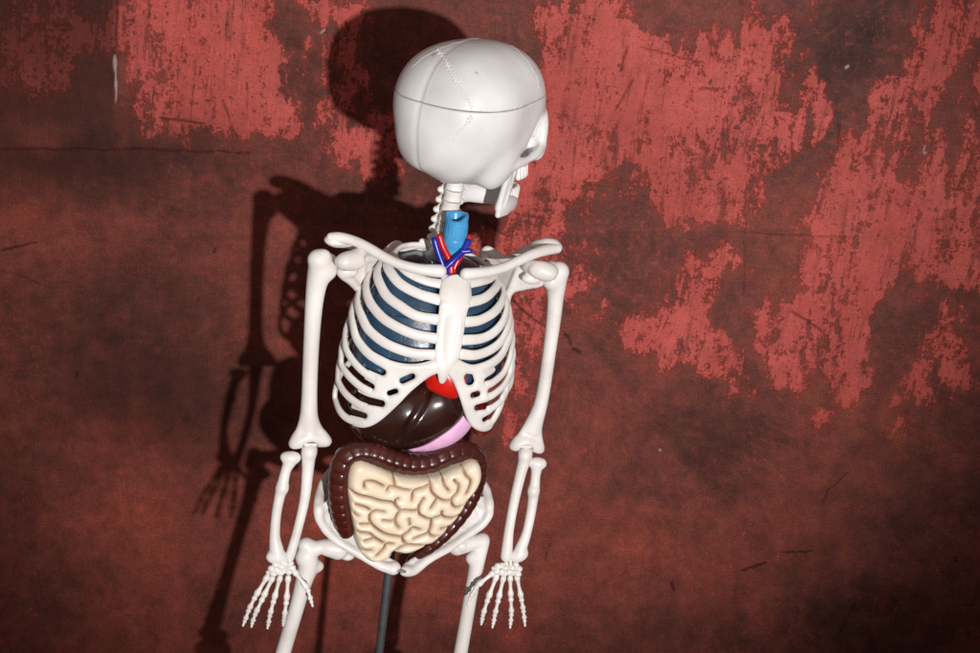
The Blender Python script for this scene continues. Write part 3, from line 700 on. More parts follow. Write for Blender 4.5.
s_ = 0.0; kinds = [(cerv, 11.2)]*7 + [(thor, 13.6)]*12 + [(lumb, 18.5)]*5
for me, pitch in kinds:
    p = spine_at(s_); q = spine_at(s_+2)-spine_at(s_-2 if s_ > 2 else s_); up = -unit(q)
    y = np.array([0, 1., 0]) - up*up[1]; y /= np.linalg.norm(y); x = np.cross(y, up)
    R = np.stack([XB, NB, ZB], 1) @ np.stack([x, y, up], 1)
    M = np.eye(4); M[:3, :3] = R; M[:3, 3] = B(*p); inst('vertebra', me, M.tolist(), root); s_ += pitch
# --- collar bones
def bone_tube(name, rows, flat=None, k=5, **kw): return bone_obj(name, root, rows, flat=flat, k=k, **kw)
bone_tube('clavicle', [(440, 271, -44, 6.4), (433, 270.5, -43, 6.2), (419, 269, -40, 5.2), (400.5, 264.5, -33, 4.9), (385, 257.6, -25, 5), (368, 247.6, -14, 5), (354, 241, -4, 5), (340, 237.5, 2, 5.2), (331, 237, 5, 4.4)])
bone_tube('clavicle', [(466, 274, -44, 6), (474, 273.5, -43, 5.6), (489, 271.5, -38, 5.2), (505, 267, -30, 5), (519, 260.5, -22, 5), (533, 254, -12, 5.2), (546, 250, -2, 5.6), (557, 248.5, 4, 5)])
# --- shoulder blades
def scapula(G):
    """plate triangles + lumps, all in (px, py, yb)"""
    pts = BP([p for t in G['tri'] for p in t] + [p for q in G['tube'] for p in q] + [e[0] for e in G['ell']])
    f = Field(*bounds(pts, 14*S), .9*S)
    for a, b, c in G['tri']: f.tri(bp(*a), bp(*b), bp(*c), 1.7*S, 4*S)
    for q in G['tube']: f.tube(BP(q), [p[3]*S for p in q], 3.5*S)
    for c, r in G['ell']: f.ell(bp(*c), np.array(r)*S, 4*S, R=np.stack([XB, NB, ZB]))
    return field_obj('scapula', f, bone, root)
gl, la, ia, sa, ma, co = (347, 272, -2), (361, 295, 22), (374, 352, 52), (400, 247, 44), (398, 275, 56), (364, 258, 6)
scapula(dict(tri=[(gl, la, co), (la, co, ma), (co, ma, sa), (la, ma, ia)],
    tube=[[(342, 273, -2, 4.5), (352, 282, 6, 3), (361, 295, 22, 2.6), (367, 325, 40, 2.6), (374, 352, 52, 3)],
          [(364, 258, 6, 3.4), (380, 256, 26, 2.4), (392, 246.5, 40, 2.6), (400, 246, 44, 2.6), (404, 262, 52, 2.4)],
          [(358, 262, 0, 5), (362, 252, -4, 4), (356, 257, -12, 6), (344, 262, -18, 7)],
          [(396, 268, 54, 2.5), (375, 254, 32, 3), (358, 246, 16, 4), (344, 241, 10, 5.5), (333, 240, 7, 5.5)]],
    ell=[((348, 271, -2), (10, 7, 6)), ((350, 262, -16), (15, 7, 8.5)), ((341, 240, 9), (15, 9, 3.4)), ((333, 240.5, 7), (8, 8, 3.2))]))
gl, la, ia, sa, ma, co = (533, 279, 2), (509, 292, 24), (500, 350, 52), (487, 251, 44), (490, 275, 56), (520, 264, 8)
scapula(dict(tri=[(gl, la, co), (la, co, ma), (co, ma, sa), (la, ma, ia)],
    tube=[[(540, 282, 2, 4.5), (524, 286, 12, 3), (509, 293, 24, 2.6), (504, 325, 40, 2.6), (500, 352, 52, 3)],
          [(520, 262, 8, 3), (506, 260, 26, 2.4), (495, 254, 38, 2.6), (486, 250, 44, 2.6), (480, 262, 52, 2.4)],
          [(526, 266, 2, 4.5), (530, 266, -6, 5), (540, 270, -14, 7), (550, 273.5, -18, 7)],
          [(500, 268, 50, 2.5), (518, 254, 30, 3), (532, 248, 18, 4), (546, 245, 11, 5.5), (555, 246, 8, 5)]],
    ell=[((532, 278.5, -4), (11, 6, 6)), ((544, 271, -16), (15, 7, 8.5)), ((545, 246, 10), (16, 9, 3.2)), ((555, 247, 7), (7, 7, 3))]))
# --- arms
FY = (NB, 1.5)
bone_tube('humerus', [(321, 262, 3, 11.5), (319, 274, 3, 11.5), (316, 288, 3, 9.8), (313.5, 310, 3, 8.6), (311, 350, 3, 7.8), (309.5, 390, 3, 7.8), (309, 415, 3, 8.6), (309.5, 430, 3, 8)],
    extra=[([(317, 259, 0, 8.6)], 6), ([(329, 262, 6, 8.6)], 3), ([(328, 271, 2, 8.8)], 5), ([(324, 256, -1, 6)], 4),
           ('tri', [(308, 412, 3), (295, 442, 3), (325, 440, 3)], 4.6), ('tri', [(297, 437, 3), (293.5, 444, 3), (300, 443, 3)], 4), ('tri', [(322, 435, 3), (327, 441.5, 3), (319, 442, 3)], 4), ([(296, 443, 0, 4.6), (310, 437, -1, 4.6), (325, 441, 0, 4.6)], 3), ('sub', (310.5, 447, -3), (8, 9, 6.5))])
bone_tube('humerus', [(557, 273, 3, 11), (556, 284, 3, 10.5), (555.5, 298, 3, 8.4), (553.5, 320, 3, 7.6), (549.5, 350, 3, 7), (543.5, 390, 3, 7), (537.5, 415, 3, 7.8), (532, 430, 3, 7.5)],
    extra=[([(560, 271, 2, 8)], 6), ([(551, 281, -1, 9)], 5), ([(548, 268, 8, 8)], 4),
           ('tri', [(536, 412, 3), (516, 444, 3), (539, 446, 3)], 4.4), ('tri', [(517, 440, 3), (513, 446, 3), (520, 446, 3)], 3.6), ('tri', [(536, 438, 3), (540, 449.5, 3), (534, 446, 3)], 4), ([(516, 446, 0, 4.4), (527, 441, -1, 4.4), (538, 448, 0, 4.6)], 3), ('sub', (526, 450, -3), (7.5, 9, 6.5))])
for x, y in ((310.5, 444.5), (526, 446.5)):
    V, F = lathe_bone(bp(x-5, y, -3), bp(x+5, y, -3), [(0, 1.8*S), (1, 1.8*S)], 12); mesh_obj('elbow_pin', V, F, bone, root)
bone_tube('ulna', [(310, 449, 0, 7), (308.5, 458, -2, 7), (307.5, 473, -4, 6), (304.5, 500, -8, 5.2), (297.5, 530, -12, 4.8), (291.5, 551, -15, 5), (289.5, 557, -15, 5)], extra=[([(309, 452, -3, 7.4)], 4)])
bone_tube('radius', [(290.5, 460, -2, 7), (286, 470, -4, 5.2), (283, 482, -6, 5.6), (280, 495, -8, 5.4), (276.5, 513, -10, 5), (274.8, 535, -13, 5.4), (276.5, 550, -15, 7.4), (277.5, 556, -16, 7.6)],
    extra=[([(282.5, 488, -8, 6)], 4), ([(285, 457, -1, 4.8), (296, 457.5, -3, 4.8)], 3), ([(271, 556.5, -15, 5), (284, 558, -16, 5)], 4)])
bone_tube('ulna', [(525.5, 452, 0, 6.8), (524, 461, -2, 6.6), (520.5, 474, -4, 5.8), (514, 502, -8, 5.3), (509, 530, -12, 5.2), (507, 550, -15, 6), (506.5, 556, -15, 6.4)], extra=[([(525, 455, -3, 7)], 4)])
bone_tube('radius', [(537, 465, -2, 6.6), (535.5, 476, -4, 5.2), (534, 490, -6, 5.8), (531, 512, -10, 5.2), (526.5, 533, -13, 5.2), (520.5, 549, -15, 6.6), (518.5, 555, -16, 7)],
    extra=[([(533, 491, -8, 5.8)], 4), ([(532, 462.5, -1, 4.8), (542, 463.5, -3, 4.8)], 3), ([(514, 557, -15, 4.6), (523, 553, -16, 5)], 4)])
# --- hands
def hand(tile, fingers, carpals, pin, yb0):
    ox, oy, sc_ = tile; px = lambda p, y: (ox+p[0]/sc_, oy+p[1]/sc_, y)
    cp = BP([px(c, yb0-1.5*(i % 3)) for i, c in enumerate(carpals)]); f = Field(*bounds(cp, 8*S), .55*S)
    for i, c in enumerate(cp): f.ell(c, np.array([3.6, 3.2, 3.0])*S*(.95+.3*((i*37) % 10)/10), 1.1*S)
    pal = field_obj('hand', f, bone, root)
    V, F = lathe_bone(bp(*px((pin[0], pin[1]-14), yb0-4)), bp(*px((pin[0]+2, pin[1]+16), yb0-5)), [(0, 2*S), (1, 2*S)]); mesh_obj('hinge_pin', V, F, steel_mat if False else bone, pal)
    for nm, js in fingers:
        ys = np.linspace(yb0-1, yb0-9, len(js)); P = BP([px(j, y) for j, y in zip(js, ys)])
        for i in range(len(P)-1):
            a, b = P[i], P[i+1]; d = unit(b-a); w = {0: 1.16, 1: 1.08, 2: .98, 3: .84}[i + (1 if nm == 'thumb' and i > 0 else 0)]
            a2, b2 = a + d*1.9*S*w, b - d*1.9*S*w
            last = i == len(P)-2
            pr = [(0, 2.6*w), (.10, 3.1*w), (.28, 1.9*w), (.55, 1.65*w), (.74, 2.1*w), (.90, 3.15*w), (1, 2.8*w)] if not last else [(0, 2.4*w), (.12, 2.7*w), (.4, 1.6*w), (.75, 1.4*w), (.92, 1.7*w), (1, .9*w)]
            V, F = lathe_bone(a2, b2, [(t, r*S) for t, r in pr]); mesh_obj('metacarpal' if i == 0 else 'phalanx', V, F, bone, pal)
hand((235, 545, 6.04), [('little', [(200, 180), (125, 305), (85, 385), (62, 450), (44, 497)]), ('ring', [(232, 185), (170, 314), (125, 408), (106, 462), (97, 505)]),
    ('middle', [(275, 182), (236, 325), (212, 415), (202, 472), (194, 514)]), ('index', [(322, 182), (311, 332), (299, 424), (294, 462), (288, 498)]),
    ('thumb', [(352, 150), (438, 262), (458, 330), (472, 380)])],
    [(205, 165), (222, 140), (245, 118), (250, 150), (275, 165), (282, 130), (300, 150), (318, 118), (325, 160), (345, 135), (352, 155), (232, 172), (262, 128), (335, 108), (300, 110)], (284, 97), -17)
hand((455, 540, 5.78), [('index', [(245, 195), (191, 335), (163, 425), (156, 462), (150, 498)]), ('middle', [(283, 203), (252, 337), (231, 425), (224, 470), (214, 515)]),
    ('ring', [(318, 203), (322, 326), (326, 420), (322, 472), (317, 517)]), ('little', [(355, 198), (382, 332), (394, 400), (401, 455), (406, 506)]),
    ('thumb', [(232, 180), (128, 262), (92, 325), (66, 384)])],
    [(228, 165), (250, 150), (240, 180), (270, 145), (268, 185), (290, 160), (300, 138), (312, 185), (330, 160), (350, 140), (355, 180), (368, 165), (340, 190), (280, 200), (362, 195)], (320, 132), -17)
# --- pelvis
def strip(lo, up): return [t for i in range(len(lo)-1) for t in ((lo[i], lo[i+1], up[i]), (lo[i+1], up[i+1], up[i]))]
def hip(G):
    pts = BP([p for t in G['tri'] for p in t] + [p[:3] for q in G['tube'] for p in q] + [e[0] for e in G['ell']]); f = Field(*bounds(pts, 15*S), .9*S)
    for a, b, c in G['tri']: f.tri(bp(*a), bp(*b), bp(*c), 1.9*S, 2.5*S)
    for q in G['tube']: f.tube(BP(q), [p[3]*S for p in q], 4*S, q[0][4] if len(q[0]) > 4 else None)
    for c, r in G['ell']: f.ell(bp(*c), np.array(r)*S, 5*S, R=np.stack([XB, NB, ZB]))
    return field_obj('hip_bone', f, bone, root)
LO = [(318.5, 508, -20), (319, 518, -21), (326, 530, -21), (338.5, 542, -23), (358, 553.5, -30), (379, 565, -38), (393, 569, -42)]
UPR = [(331, 500, -15), (331, 511, -14), (339, 522, -13), (351, 532, -15), (367, 544.5, -21), (384, 556.5, -31), (394, 562, -38)]
hip(dict(tri=strip(LO, UPR) + [((320, 510, -16), (322, 488, 6), (350, 520, 22)), ((320, 512, -14), (350, 520, 22), (334, 538, -6)), ((322, 488, 6), (338, 466, 30), (350, 520, 22)), ((338, 466, 30), (378, 470, 46), (350, 520, 22)), ((350, 520, 22), (378, 470, 46), (384, 510, 44))],
    tube=[[(*q, r) for q, r in zip(LO, (2.3, 2.3, 2.3, 2.4, 2.6, 3, 4))],
          [(319, 512, -20, 3.4), (319, 502, -12, 3.2), (320, 492, 0, 3), (327, 476, 16, 3), (345, 462, 34, 3), (378, 466, 48, 3.5)],
          [(393, 569, -42, 4), (395, 567, -40, 4.2)],
          [(350, 520, 22, 4), (346, 538, 2, 5), (356, 552, -20, 3)]],
    ell=[((338, 548, -4), (11, 11, 10)), ((347, 555, 0), (8, 8, 5))]))
LO = [(489.5, 502, 0), (489, 514, -8), (482.5, 524, -10), (472, 532, -13), (450, 547.5, -22), (429, 559, -32), (414, 570, -38), (404, 571, -42)]
UPR = [(477, 496, 6), (476, 507, -1), (467, 518, -2), (456, 527, -5), (438, 539.5, -14), (423, 551, -24), (412, 561, -32), (405, 565, -37)]
hip(dict(tri=strip(LO, UPR) + [((489, 510, -4), (485, 488, 16), (462, 520, 28)), ((489, 510, -4), (462, 520, 28), (466, 536, 0)), ((485, 488, 16), (474, 466, 38), (462, 520, 28)), ((474, 466, 38), (440, 470, 50), (462, 520, 28)), ((462, 520, 28), (440, 470, 50), (432, 510, 46))],
    tube=[[(*q, r) for q, r in zip(LO, (2.4, 2.5, 2.4, 2.4, 2.6, 2.8, 3.4, 4))],
          [(489, 506, -4, 3.2), (487.5, 496, 6, 3), (484, 486, 16, 3), (470, 468, 36, 3), (440, 466, 50, 3.5)],
          [(408.5, 563, -24, 2.4), (413, 559, -22, 3), (418, 553, -20, 2.6)],
          [(462, 520, 28, 4), (458, 534, 6, 5), (444, 550, -20, 3)]],
    ell=[((460, 544, -2), (10, 11, 9))]))
bone_obj('sacrum', root, [(402, 500, 46, 16), (400, 520, 48, 13), (399, 538, 44, 9), (400, 550, 36, 5)], flat=FY)
V, F = lathe_bone(bp(395, 570, -46), bp(405, 571.5, -46), [(0, 1.6*S), (1, 1.6*S)]); mesh_obj('pelvis_pin', V, F, steel_mat, root)
# --- legs
def down(px, py, yb, dx, dz):                  # a row further down the leg, off the picture
    return tuple(project(bp(px, py, yb) + np.array([dx*S, 0, -dz*S])))
bone_tube('femur', [(338, 549, -4, 11), (330, 547.5, -4, 9.8), (320, 547, -3, 7.6), (309, 553, -2, 9.5), (308, 566, -2, 10.5), (303, 584, -2, 8.8), (297, 606, -2, 8), (283, 653, -2, 8), (270, 700, -4, 8.4), (260, 735, -6, 11)],
    extra=[([(306, 545, -1, 8.5)], 5), ([(318, 566, 0, 6)], 5), ([(303, 557, -2, 8)], 5), ([(252, 748, -6, 9)], 5), ([(268, 750, -6, 9)], 5)])
bone_tube('femur', [(457, 546, -2, 10), (466, 544, -2, 9), (475, 541.5, -1, 8), (481, 543, 0, 8.2), (478, 555, 0, 9), (475.5, 570, 0, 8), (470.5, 596, 0, 7.4), (460.5, 653, 0, 7.6), (452, 700, -2, 8), (446, 735, -4, 11)],
    extra=[([(483, 539, 1, 6.5)], 5), ([(471, 558, 0, 6)], 5), ([(438, 748, -4, 9)], 5), ([(453, 750, -4, 9)], 5)])
def shin(px, py, yb):
    k = bp(px, py, yb); a = np.array([k[0], k[1]+.006, FLOOR_Z+.035])
    f = Field(*bounds(np.array([k, a]), .03), .0012)
    f.tube([k, k+(a-k)*.15, k+(a-k)*.6, a], [.011, .007, .0055, .008], .004); f.seg(k+[-.007, 0, 0], k+[.007, 0, 0], .0085, .0085, .005)
    field_obj('tibia', f, bone, root)
    V, F = sweep(spline([k+[-.012 if px < 400 else .012, .008, -.01], (k+a)/2+[-.012 if px < 400 else .012, .008, 0], a+[-.009 if px < 400 else .009, .004, 0]], 8), .0032); mesh_obj('fibula', V, F, bone, root)
    f = Field(a+np.array([-.035, -.10, -.038]), a+np.array([.035, .05, .02]), .0013)
    f.tube([a+[0, .026, -.024], a+[0, .004, -.012], a+[0, -.03, -.018], a+[0, -.05, -.026]], [.010, .012, .010, .008], .004)
    for q in range(5): f.tube([a+[(q-2)*.004, -.04, -.022], a+[(q-2)*.0085, -.066, -.029], a+[(q-2)*.010, -.088+abs(q-1)*.003, -.031]], [.0042, .0036, .0032], .002)
    field_obj('foot', f, bone, root)
shin(259, 766, -6); shin(445, 766, -4)

# ------------------------------------------------------------------ stand
pt = bp(391, 552, 16); pb = np.array([pt[0], pt[1], FLOOR_Z])
st = thing('stand', pb, 'thin dark metal pole rising into the skeleton pelvis', 'stand')
V, F = sweep(np.array([pb+[0, 0, .01], pb+(pt-pb)*.5, pt, pt+[0, 0, .03]]), 4.6*S, seg=20, round_ends=False); mesh_obj('pole', V, F, pole_mat, st)
V, F = sweep(np.array([pb+[0, 0, .012+.0], pb+[0, 0, .03], pb+[0, 0, .05]]), [.022, .012, .006], seg=24, round_ends=False); mesh_obj('collar', V, F, base_mat, st)
for q in range(5):
    a = math.radians(72*q+20); d = np.array([math.cos(a), math.sin(a), 0])
    V, F = sweep(np.array([pb+d*.01+[0, 0, .020], pb+d*.07+[0, 0, .016], pb+d*.125+[0, 0, .012]]), [.008, .0075, .006], seg=12); mesh_obj('base_leg', V, F, base_mat, st)

# ------------------------------------------------------------------ organs
def lung(side, label):
    lo = B(-100, -70, -150); f = Field((-100, -62, -120), (100, 62, 62), 1.3)
    sl, X, Y, Z = f.win(f.lo, f.lo+f.h*f.n, 0)
    z = Z.ravel(); a, b, yc = (q[None, None, :] for q in cage(z, .87))
    rr = np.sqrt((X/a)**2 + ((Y-yc)/b)**2); d = (rr-1)*np.minimum(a, b)
    xx = side*X
    d = Field.smin(-d, xx-(5+0*Y+np.clip((-48-Z)/14, 0, 1)*20), 8); d = -d
    bot = (Z + 80 - .16*(Y) - .10*xx)                                  # domed underside
    d = -Field.smin(-d, bot, 10)
    d = -Field.smin(-d, (44-Z)+0*X, 14)
    fis = np.abs(Z + 22 + .35*Y - .1*xx) - .7
    d = np.maximum(d, -np.maximum(fis, -(d+2.2)))                      # fissure between the lobes
    f.D = d.astype(np.float32)
    V, F = f.mesh(); W = B(V[:, 0], V[:, 1], V[:, 2])
    return tag(mesh_obj('lung', W, F, lung_mat), label, 'lung', 'lungs inside the rib cage')
lung(-1, 'dark blue lung behind the ribs on the left of the breastbone')
lung(1, 'dark blue lung behind the ribs on the right of the breastbone')
# heart with its great vessels
hc = toB(bp(447, 372, -36)); f = Field(B(hc[0], hc[1], hc[2])-.04, B(hc[0], hc[1], hc[2])+.04, .9*S)
BR = np.stack([XB, NB, ZB])
f.ell(bp(444, 372, -36), np.array([21, 15, 25])*S, 0, R=BR); f.ell(bp(438, 352, -26), np.array([20, 16, 22])*S, 10*S, R=BR); f.ell(bp(453, 384, -42), np.array([13, 11, 15])*S, 10*S, R=BR)
heart = thing('heart', bp(447, 384, -36), 'glossy red heart showing below the tip of the breastbone', 'heart')
field_obj('heart_muscle', f, heart_mat, heart)
def vessel(name, rows, mat):
    P = spline(np.c_[BP(rows), [r[3] for r in rows]], 8); V, F = sweep(P[:, :3], P[:, 3]*S, seg=14); return mesh_obj(name, V, F, mat, heart)
vessel('vein', [(434.5, 240, -16, 3.2), (438, 252, -19, 3.2), (442, 263, -22, 3.4), (446, 274, -24, 3.6), (447, 300, -24, 4.5), (446, 335, -24, 5)], vein_mat)
vessel('vein', [(468, 241.5, -19, 3.2), (463, 251, -22, 3.2), (453, 261, -25, 3.3), (445.5, 268, -25, 3.4)], vein_mat)
vessel('vein', [(470, 251, -24, 2.7), (462, 251.5, -23, 2.8)], vein_mat)
vessel('artery', [(439.5, 236.5, -14, 3), (443, 247, -16, 3.2), (449, 259, -18, 3.4), (451, 270, -20, 4.6), (450, 285, -20, 5.6), (448, 330, -22, 7)], artery_mat)
vessel('artery', [(469, 237.5, -15, 2.8), (464, 249, -17, 3), (456, 264, -19, 3.6), (452, 275, -20, 4.2)], artery_mat)
# liver
lr = BP([(345, 400, -10), (395, 410, -30), (462, 400, -30)])
f = Field(*bounds(lr, 60*S), 1.1*S)
f.ell(bp(389, 410, -6), np.array([46, 40, 33])*S, 0, R=BR); f.ell(bp(408, 408, -20), np.array([36, 32, 33])*S, 12*S, R=BR); f.ell(bp(438, 403, -26), np.array([29, 26, 29])*S, 10*S, R=BR); f.ell(bp(418, 418, -26), np.array([32, 26, 25])*S, 10*S, R=BR)
f.ell(bp(398, 426, -16), np.array([42, 28, 22])*S, 10*S, R=BR)
_v, _f = f.mesh(); _b = BVHTree.FromPolygons([Vector(q) for q in _v], [tuple(q) for q in _f])
_g = [_b.ray_cast(Vector(CAM), Vector(ray(*q)).normalized())[0] for q in ((431, 374), (429, 385), (426, 396), (421, 408), (414, 420), (406, 431), (397, 442))]
f.tube([np.array(q) - FWD*2.6*S for q in _g if q is not None], 4.2*S, 2.5*S, sub=True)
tag(field_obj('liver', f, liver_mat, None), 'large dark brown glossy liver filling the gap under the ribs', 'liver')
# stomach
f = Field(*bounds(BP([(410, 450, -20), (470, 400, -20)]), 45*S), 1.0*S)
f.tube(BP([(460, 396, -18), (461.5, 411, -21), (452, 426, -25), (435, 436.5, -27), (414, 443, -26)]), np.array([13, 15.5, 15.5, 14, 9])*S, 0)
tag(field_obj('stomach', f, stomach_mat, None), 'pale pink curved stomach peeping out below the liver', 'stomach')
f = Field(*bounds(BP([(483, 420, 4)]), 30*S), 1.0*S); f.ell(bp(482, 419, 2), np.array([14, 12, 18])*S, 0, R=BR)
tag(field_obj('spleen', f, spleen_mat, None), 'dark red spleen behind the lowest ribs beside the stomach', 'spleen')

# larynx and windpipe
air = thing('windpipe', bp(452, 262, -8), 'light blue windpipe with an open larynx in front of the neck', 'windpipe')
A0, A1 = bp(457, 214, -12), bp(449, 268, -10)
ax = unit(A1-A0); 
def ring_tube(name, rows, prof, mat, seg=40):
    P = spline(BP(rows), 10); t = np.linspace(0, 1, len(P)); r = np.interp(t, [p[0] for p in prof], [p[1] for p in prof])*S
    V, F = sweep(P, r, r*.92, seg=seg, round_ends=False); return mesh_obj(name, V, F, mat, air)
def airway():
    """hollow larynx: outer skin with vertical ribs, rim, inner skin"""
    P = spline(BP([(457, 213.5, -12), (456.5, 222, -12), (455.5, 232, -11), (453.5, 244, -10), (451, 258, -9), (448, 275, -8)]), 12)
    n = len(P); t = np.linspace(0, 1, n); T = unit(np.gradient(P, axis=0)); seg = 56
    x0 = np.array([1., 0, 0]); N = unit(x0 - T*(T @ x0)[:, None]); Bn = np.cross(T, N); th = np.linspace(0, 2*math.pi, seg, endpoint=False)
    r = np.interp(t, [0, .06, .16, .19, .22, .46, .49, .53, .60, .62, .68, 1], [11.2, 11.8, 11.4, 11.2, 11.4, 11.6, 11.2, 11.8, 11.5, 10.6, 9.4, 7.4])
    ribs = np.where((t > .21) & (t < .46), 1, 0)[:, None]*(.035*np.cos(th*18))[None]
    front = np.exp(-((th-math.pi/2+math.pi) % (2*math.pi)-math.pi)**2/.9)           # thyroid notch at the front
    Pn = P[:, None] + (np.clip(.14-t, 0, .14)/.14*6.5*S)[:, None, None]*T[:, None]*front[None, :, None]
    out = Pn + (r[:, None]*(1+ribs)*S)[..., None]*(np.cos(th)[None, :, None]*N[:, None] + .92*np.sin(th)[None, :, None]*Bn[:, None])
    m = 14; inn = Pn[:m] + (np.interp(t[:m], [0, .03, .2], [9.4, 8.2, 6.5])[:, None]*S)[..., None]*(np.cos(th)[None, :, None]*N[:m, None] + .92*np.sin(th)[None, :, None]*Bn[:m, None])
    rings = np.concatenate([inn[::-1], out]); k = len(rings); V = rings.reshape(-1, 3)
    F = [(i*seg+j, i*seg+(j+1) % seg, (i+1)*seg+(j+1) % seg, (i+1)*seg+j) for i in range(k-1) for j in range(seg)]
    F.append(tuple(range(seg))); F.append(tuple((k-1)*seg+j for j in range(seg)))
    mesh_obj('larynx', V, F, airway_mat, air)
airway()
V, F = sweep(spline(BP([(448, 262, -8, 0), (447, 280, -6, 0), (446, 300, -4, 0)]), 10), 7*S, seg=24); mesh_obj('trachea', V, F, airway_mat, air)

# intestines
gut = thing('intestines', bp(405, 550, -35), 'cream coiled small intestine framed by a dark maroon colon in the pelvis', 'intestines')
CP = [(346, 531, -34, 8.5), (342.5, 515, -34, 11), (340, 496, -34, 11.4), (340, 476, -34, 11.6), (345, 459, -34, 11.6), (358, 451.5, -35, 11.4), (374, 453, -37, 11.4), (392, 459.5, -39, 11.2), (411, 464, -39, 11), (430, 462, -37, 11), (447, 455, -34, 11), (461, 451.5, -31, 10.8), (473, 455, -28, 10.6), (478, 468, -27, 10), (475, 485, -27, 9.4), (467.5, 503, -28, 9.2), (456, 520, -29, 8.6), (442, 536, -30, 7.6), (426, 550, -29, 6.4), (412, 560, -25, 5)]
def colon():
    P = spline(np.c_[BP(CP), [q[3] for q in CP]], 24); d = np.r_[0, np.cumsum(np.linalg.norm(np.diff(P[:, :3], axis=0), axis=1))]/S
    hd = np.abs(np.sin(math.pi*(d/9.6+.35*np.sin(d*.05)))); wv = .915 + .085*hd**.5
    Nn = np.repeat([-NB], len(P), 0)
    def prof(i, th):
        g = 1 - .07*np.exp(-((th-.5)/.22)**2) - .07*np.exp(-((th-2*math.pi+.5)/.22)**2)
        return np.repeat(g[None], len(i), 0)
    V, F = sweep(P[:, :3], P[:, 3]*wv*S*1.04, P[:, 3]*wv*S*1.04, normals=Nn, seg=32, prof=prof); mesh_obj('colon', V, F, colon_mat, gut)
colon()
OUTL = [(347, 485), (347.6, 474), (350, 465), (354, 460.5), (360, 459), (367, 461), (380, 466.5), (391, 471.5), (393, 473), (407, 475.5), (420, 476.5), (427, 476.8), (430, 475.5), (440, 474), (452, 467.5), (460, 465), (466, 461), (473, 459.5), (478, 462), (480.5, 470), (479.5, 480), (474, 490), (467, 498), (463, 505), (458, 514), (448, 525), (441, 533), (432, 540.5), (427, 543), (415, 548.5), (405, 551.5), (394, 550), (390, 554), (385, 557.5), (375, 560), (367, 558), (360, 550), (356, 538), (353, 526), (350, 510), (347.5, 495)]
GROOVES = [[(362.4, 483.6), (362.4, 478.9), (365, 477), (372.3, 477.6), (381.7, 481.9)], [(385.2, 486.2), (386.9, 483.2), (392, 482.7), (400.6, 485.3), (407.9, 486.4)], [(392.5, 471), (392.5, 482.7)],
    [(346, 485.3), (356.9, 490.9), (368, 493), (378.3, 496), (389.5, 497.7), (392.9, 500.3), (396.3, 503.7), (398.5, 505.7)], [(354.3, 500.7), (362.9, 502.9), (368, 505.5)], [(393.3, 500), (393.3, 496), (395.9, 494.3)],
    [(409.6, 496), (410.9, 488.3), (414, 486), (420.6, 484), (427.5, 481.5)], [(381.7, 507), (374, 506.1), (368.9, 509.1), (367.6, 514.3), (369.7, 519.4), (376.6, 525.4), (385.2, 529.7), (397.2, 532.3)],
    [(415, 505), (411, 506), (398.9, 505.7), (393.7, 511.7), (392.9, 516.9), (396.7, 523.3)], [(427.9, 476), (429.2, 486.6), (434.3, 492.6), (441.2, 496), (449.5, 496)], [(434.7, 494), (428.3, 503.7)],
    [(440.7, 473), (442, 480.6), (446.3, 486.6)], [(452.3, 476.7), (456.2, 481.4), (454.9, 488.3), (449.7, 494.3), (449.7, 499.5), (453.2, 503.3), (458.3, 502.9)], [(460.5, 464), (463.5, 471.2), (468.2, 476.7), (466.9, 484), (464.3, 490)],
    [(421.4, 494.3), (416.7, 502), (417, 509), (424, 513.4), (428.7, 514.7)], [(439.5, 507.4), (440.3, 511.7), (448, 514.1), (458, 513)], [(440.3, 511), (434.3, 512.6), (429.6, 515.1), (428.3, 522.9), (426.6, 527.6), (429.2, 531.4), (434.3, 533.2)],
    [(449, 524.6), (439.5, 524.6)], [(426.4, 528.6), (418.9, 531.4), (412, 534.4)], [(406.4, 514.3), (407.7, 520.3)], [(418, 525), (410.3, 522.9), (406, 527.2), (400.9, 531.4), (400.9, 535.7), (405.1, 540.9)],
    [(391, 551), (397.2, 544.3), (404, 540.9), (412.9, 540.9), (427, 543)], [(358.6, 520.3), (368.6, 519.5)], [(353, 528.4), (367.2, 529.3), (373.2, 533.6), (381.7, 538.5)], [(362.9, 537), (371.4, 534), (375.7, 535.3)],
    [(390.7, 539.6), (384.3, 539.6), (381.7, 544.3), (374.9, 551.6)], [(359, 546.9), (368.9, 546)], [(380.9, 515.6), (388.6, 516), (393, 514)], [(352.6, 510.4), (355.6, 511.7)], [(397.2, 532.3), (401, 532)]]
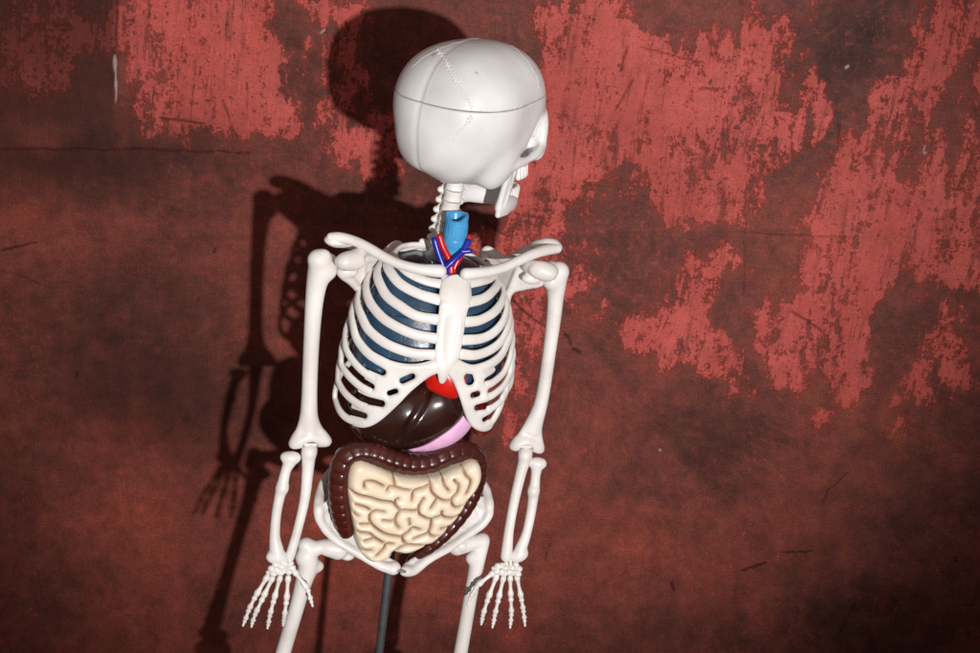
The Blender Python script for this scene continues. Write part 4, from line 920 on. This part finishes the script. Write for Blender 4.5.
def small_gut():
    hstep = .42; gx = np.arange(344, 484, hstep); gy = np.arange(455, 564, hstep); X, Y = np.meshgrid(gx, gy, indexing='ij')
    poly = spline(np.array(OUTL + OUTL[:1]), 4); inside = np.zeros(X.shape, bool)
    def segd(a, b):
        ex, ey = b[0]-a[0], b[1]-a[1]; t = np.clip(((X-a[0])*ex+(Y-a[1])*ey)/(ex*ex+ey*ey+1e-9), 0, 1); return np.hypot(X-a[0]-t*ex, Y-a[1]-t*ey)
    dout = np.full(X.shape, 1e9)
    for a, b in zip(poly[:-1], poly[1:]):
        dout = np.minimum(dout, segd(a, b)); c = (a[1] > Y) != (b[1] > Y)
        inside ^= c & (X < (b[0]-a[0])*(Y-a[1])/np.where(abs(b[1]-a[1]) < 1e-9, 1e-9, b[1]-a[1])+a[0])
    dg = np.full(X.shape, 1e9)
    for g in GROOVES:
        Q = spline(np.array(g), 5)
        for a, b in zip(Q[:-1], Q[1:]): dg = np.minimum(dg, segd(a, b))
    def pil(d, w): q = np.clip(d/w, 0, 1); return np.sqrt(np.clip(1-(1-q)**2, 0, 1))
    hgt = np.where(inside, 10.5*pil(dout, 6.5) + (6.6*(pil(np.maximum(dg-.3, 0), 6.4)-1) - 4.0*np.exp(-(dg/1.1)**2))*np.clip(dout/3, .35, 1) + 5.0*np.clip(dout/45, 0, 1)**.6, -14)
    hgt += np.where(inside, .5*(fbm(X/9, Y/9, 5, 3)-.5), 0)
    yb = -41 - hgt
    d = FWD + RIGHT*((X-490)/FPX)[..., None] - UP*((Y-326.5)/FPX)[..., None]
    # laid out on the plane of the belly, then raised along the belly's own normal
    t0 = (-41*S - (CAM-O) @ NB)/(d @ NB); base = CAM + d*t0[..., None]
    V = base - NB*(hgt*S)[..., None]
    n0, n1 = X.shape; I = np.arange(n0*n1).reshape(n0, n1); F = np.stack([I[:-1, :-1], I[:-1, 1:], I[1:, 1:], I[1:, :-1]], -1).reshape(-1, 4)
    keep = inside.ravel()[F].any(1); F = F[keep]
    # back sheet closes the moulding
    Vb = (base + NB*14*S).reshape(-1, 3); ins2 = F[:, ::-1] + n0*n1
    V = np.vstack([V.reshape(-1, 3), Vb]); F = np.vstack([F, ins2]); used = np.unique(F); mp = np.full(len(V), -1); mp[used] = np.arange(len(used))
    o = mesh_obj('small_intestine', V[used], mp[F], gut_mat, gut)
    # thin brown line the maker painted along the folds, uneven from place to place
    ln = np.exp(-(np.maximum(dg-.25, 0)/.62)**2)*np.clip(.25+1.3*fbm(X/7, Y/7, 61, 3), 0, 1)*inside
    at = o.data.attributes.new('line', 'FLOAT', 'POINT'); at.data.foreach_set('value', np.concatenate([ln.ravel(), 0*ln.ravel()])[used].astype(np.float32))
    nt = gut_mat.node_tree; b = nt.nodes['Principled BSDF']; src = b.inputs['Base Color'].links[0].from_socket
    a_ = nt.nodes.new('ShaderNodeAttribute'); a_.attribute_name = 'line'; mx = nt.nodes.new('ShaderNodeMix'); mx.data_type = 'RGBA'; mx.inputs['B'].default_value = (.36, .19, .085, 1)
    nt.links.new(a_.outputs['Fac'], mx.inputs['Factor']); nt.links.new(src, mx.inputs['A']); nt.links.new(mx.outputs['Result'], b.inputs['Base Color'])
small_gut()
# dark backing of the colon moulding
f = Field(*bounds(BP([(345, 465, -30), (475, 465, -30), (410, 560, -30)]), 14*S), 1.2*S)
for a, b, c in (((350, 470, -26), (470, 470, -24), (385, 545, -26)), ((470, 470, -24), (385, 545, -26), (430, 535, -26)), ((350, 470, -26), (385, 545, -26), (356, 530, -26))): f.tri(bp(*a), bp(*b), bp(*c), 5*S, 3*S)
field_obj('mesentery', f, colon_mat, gut)
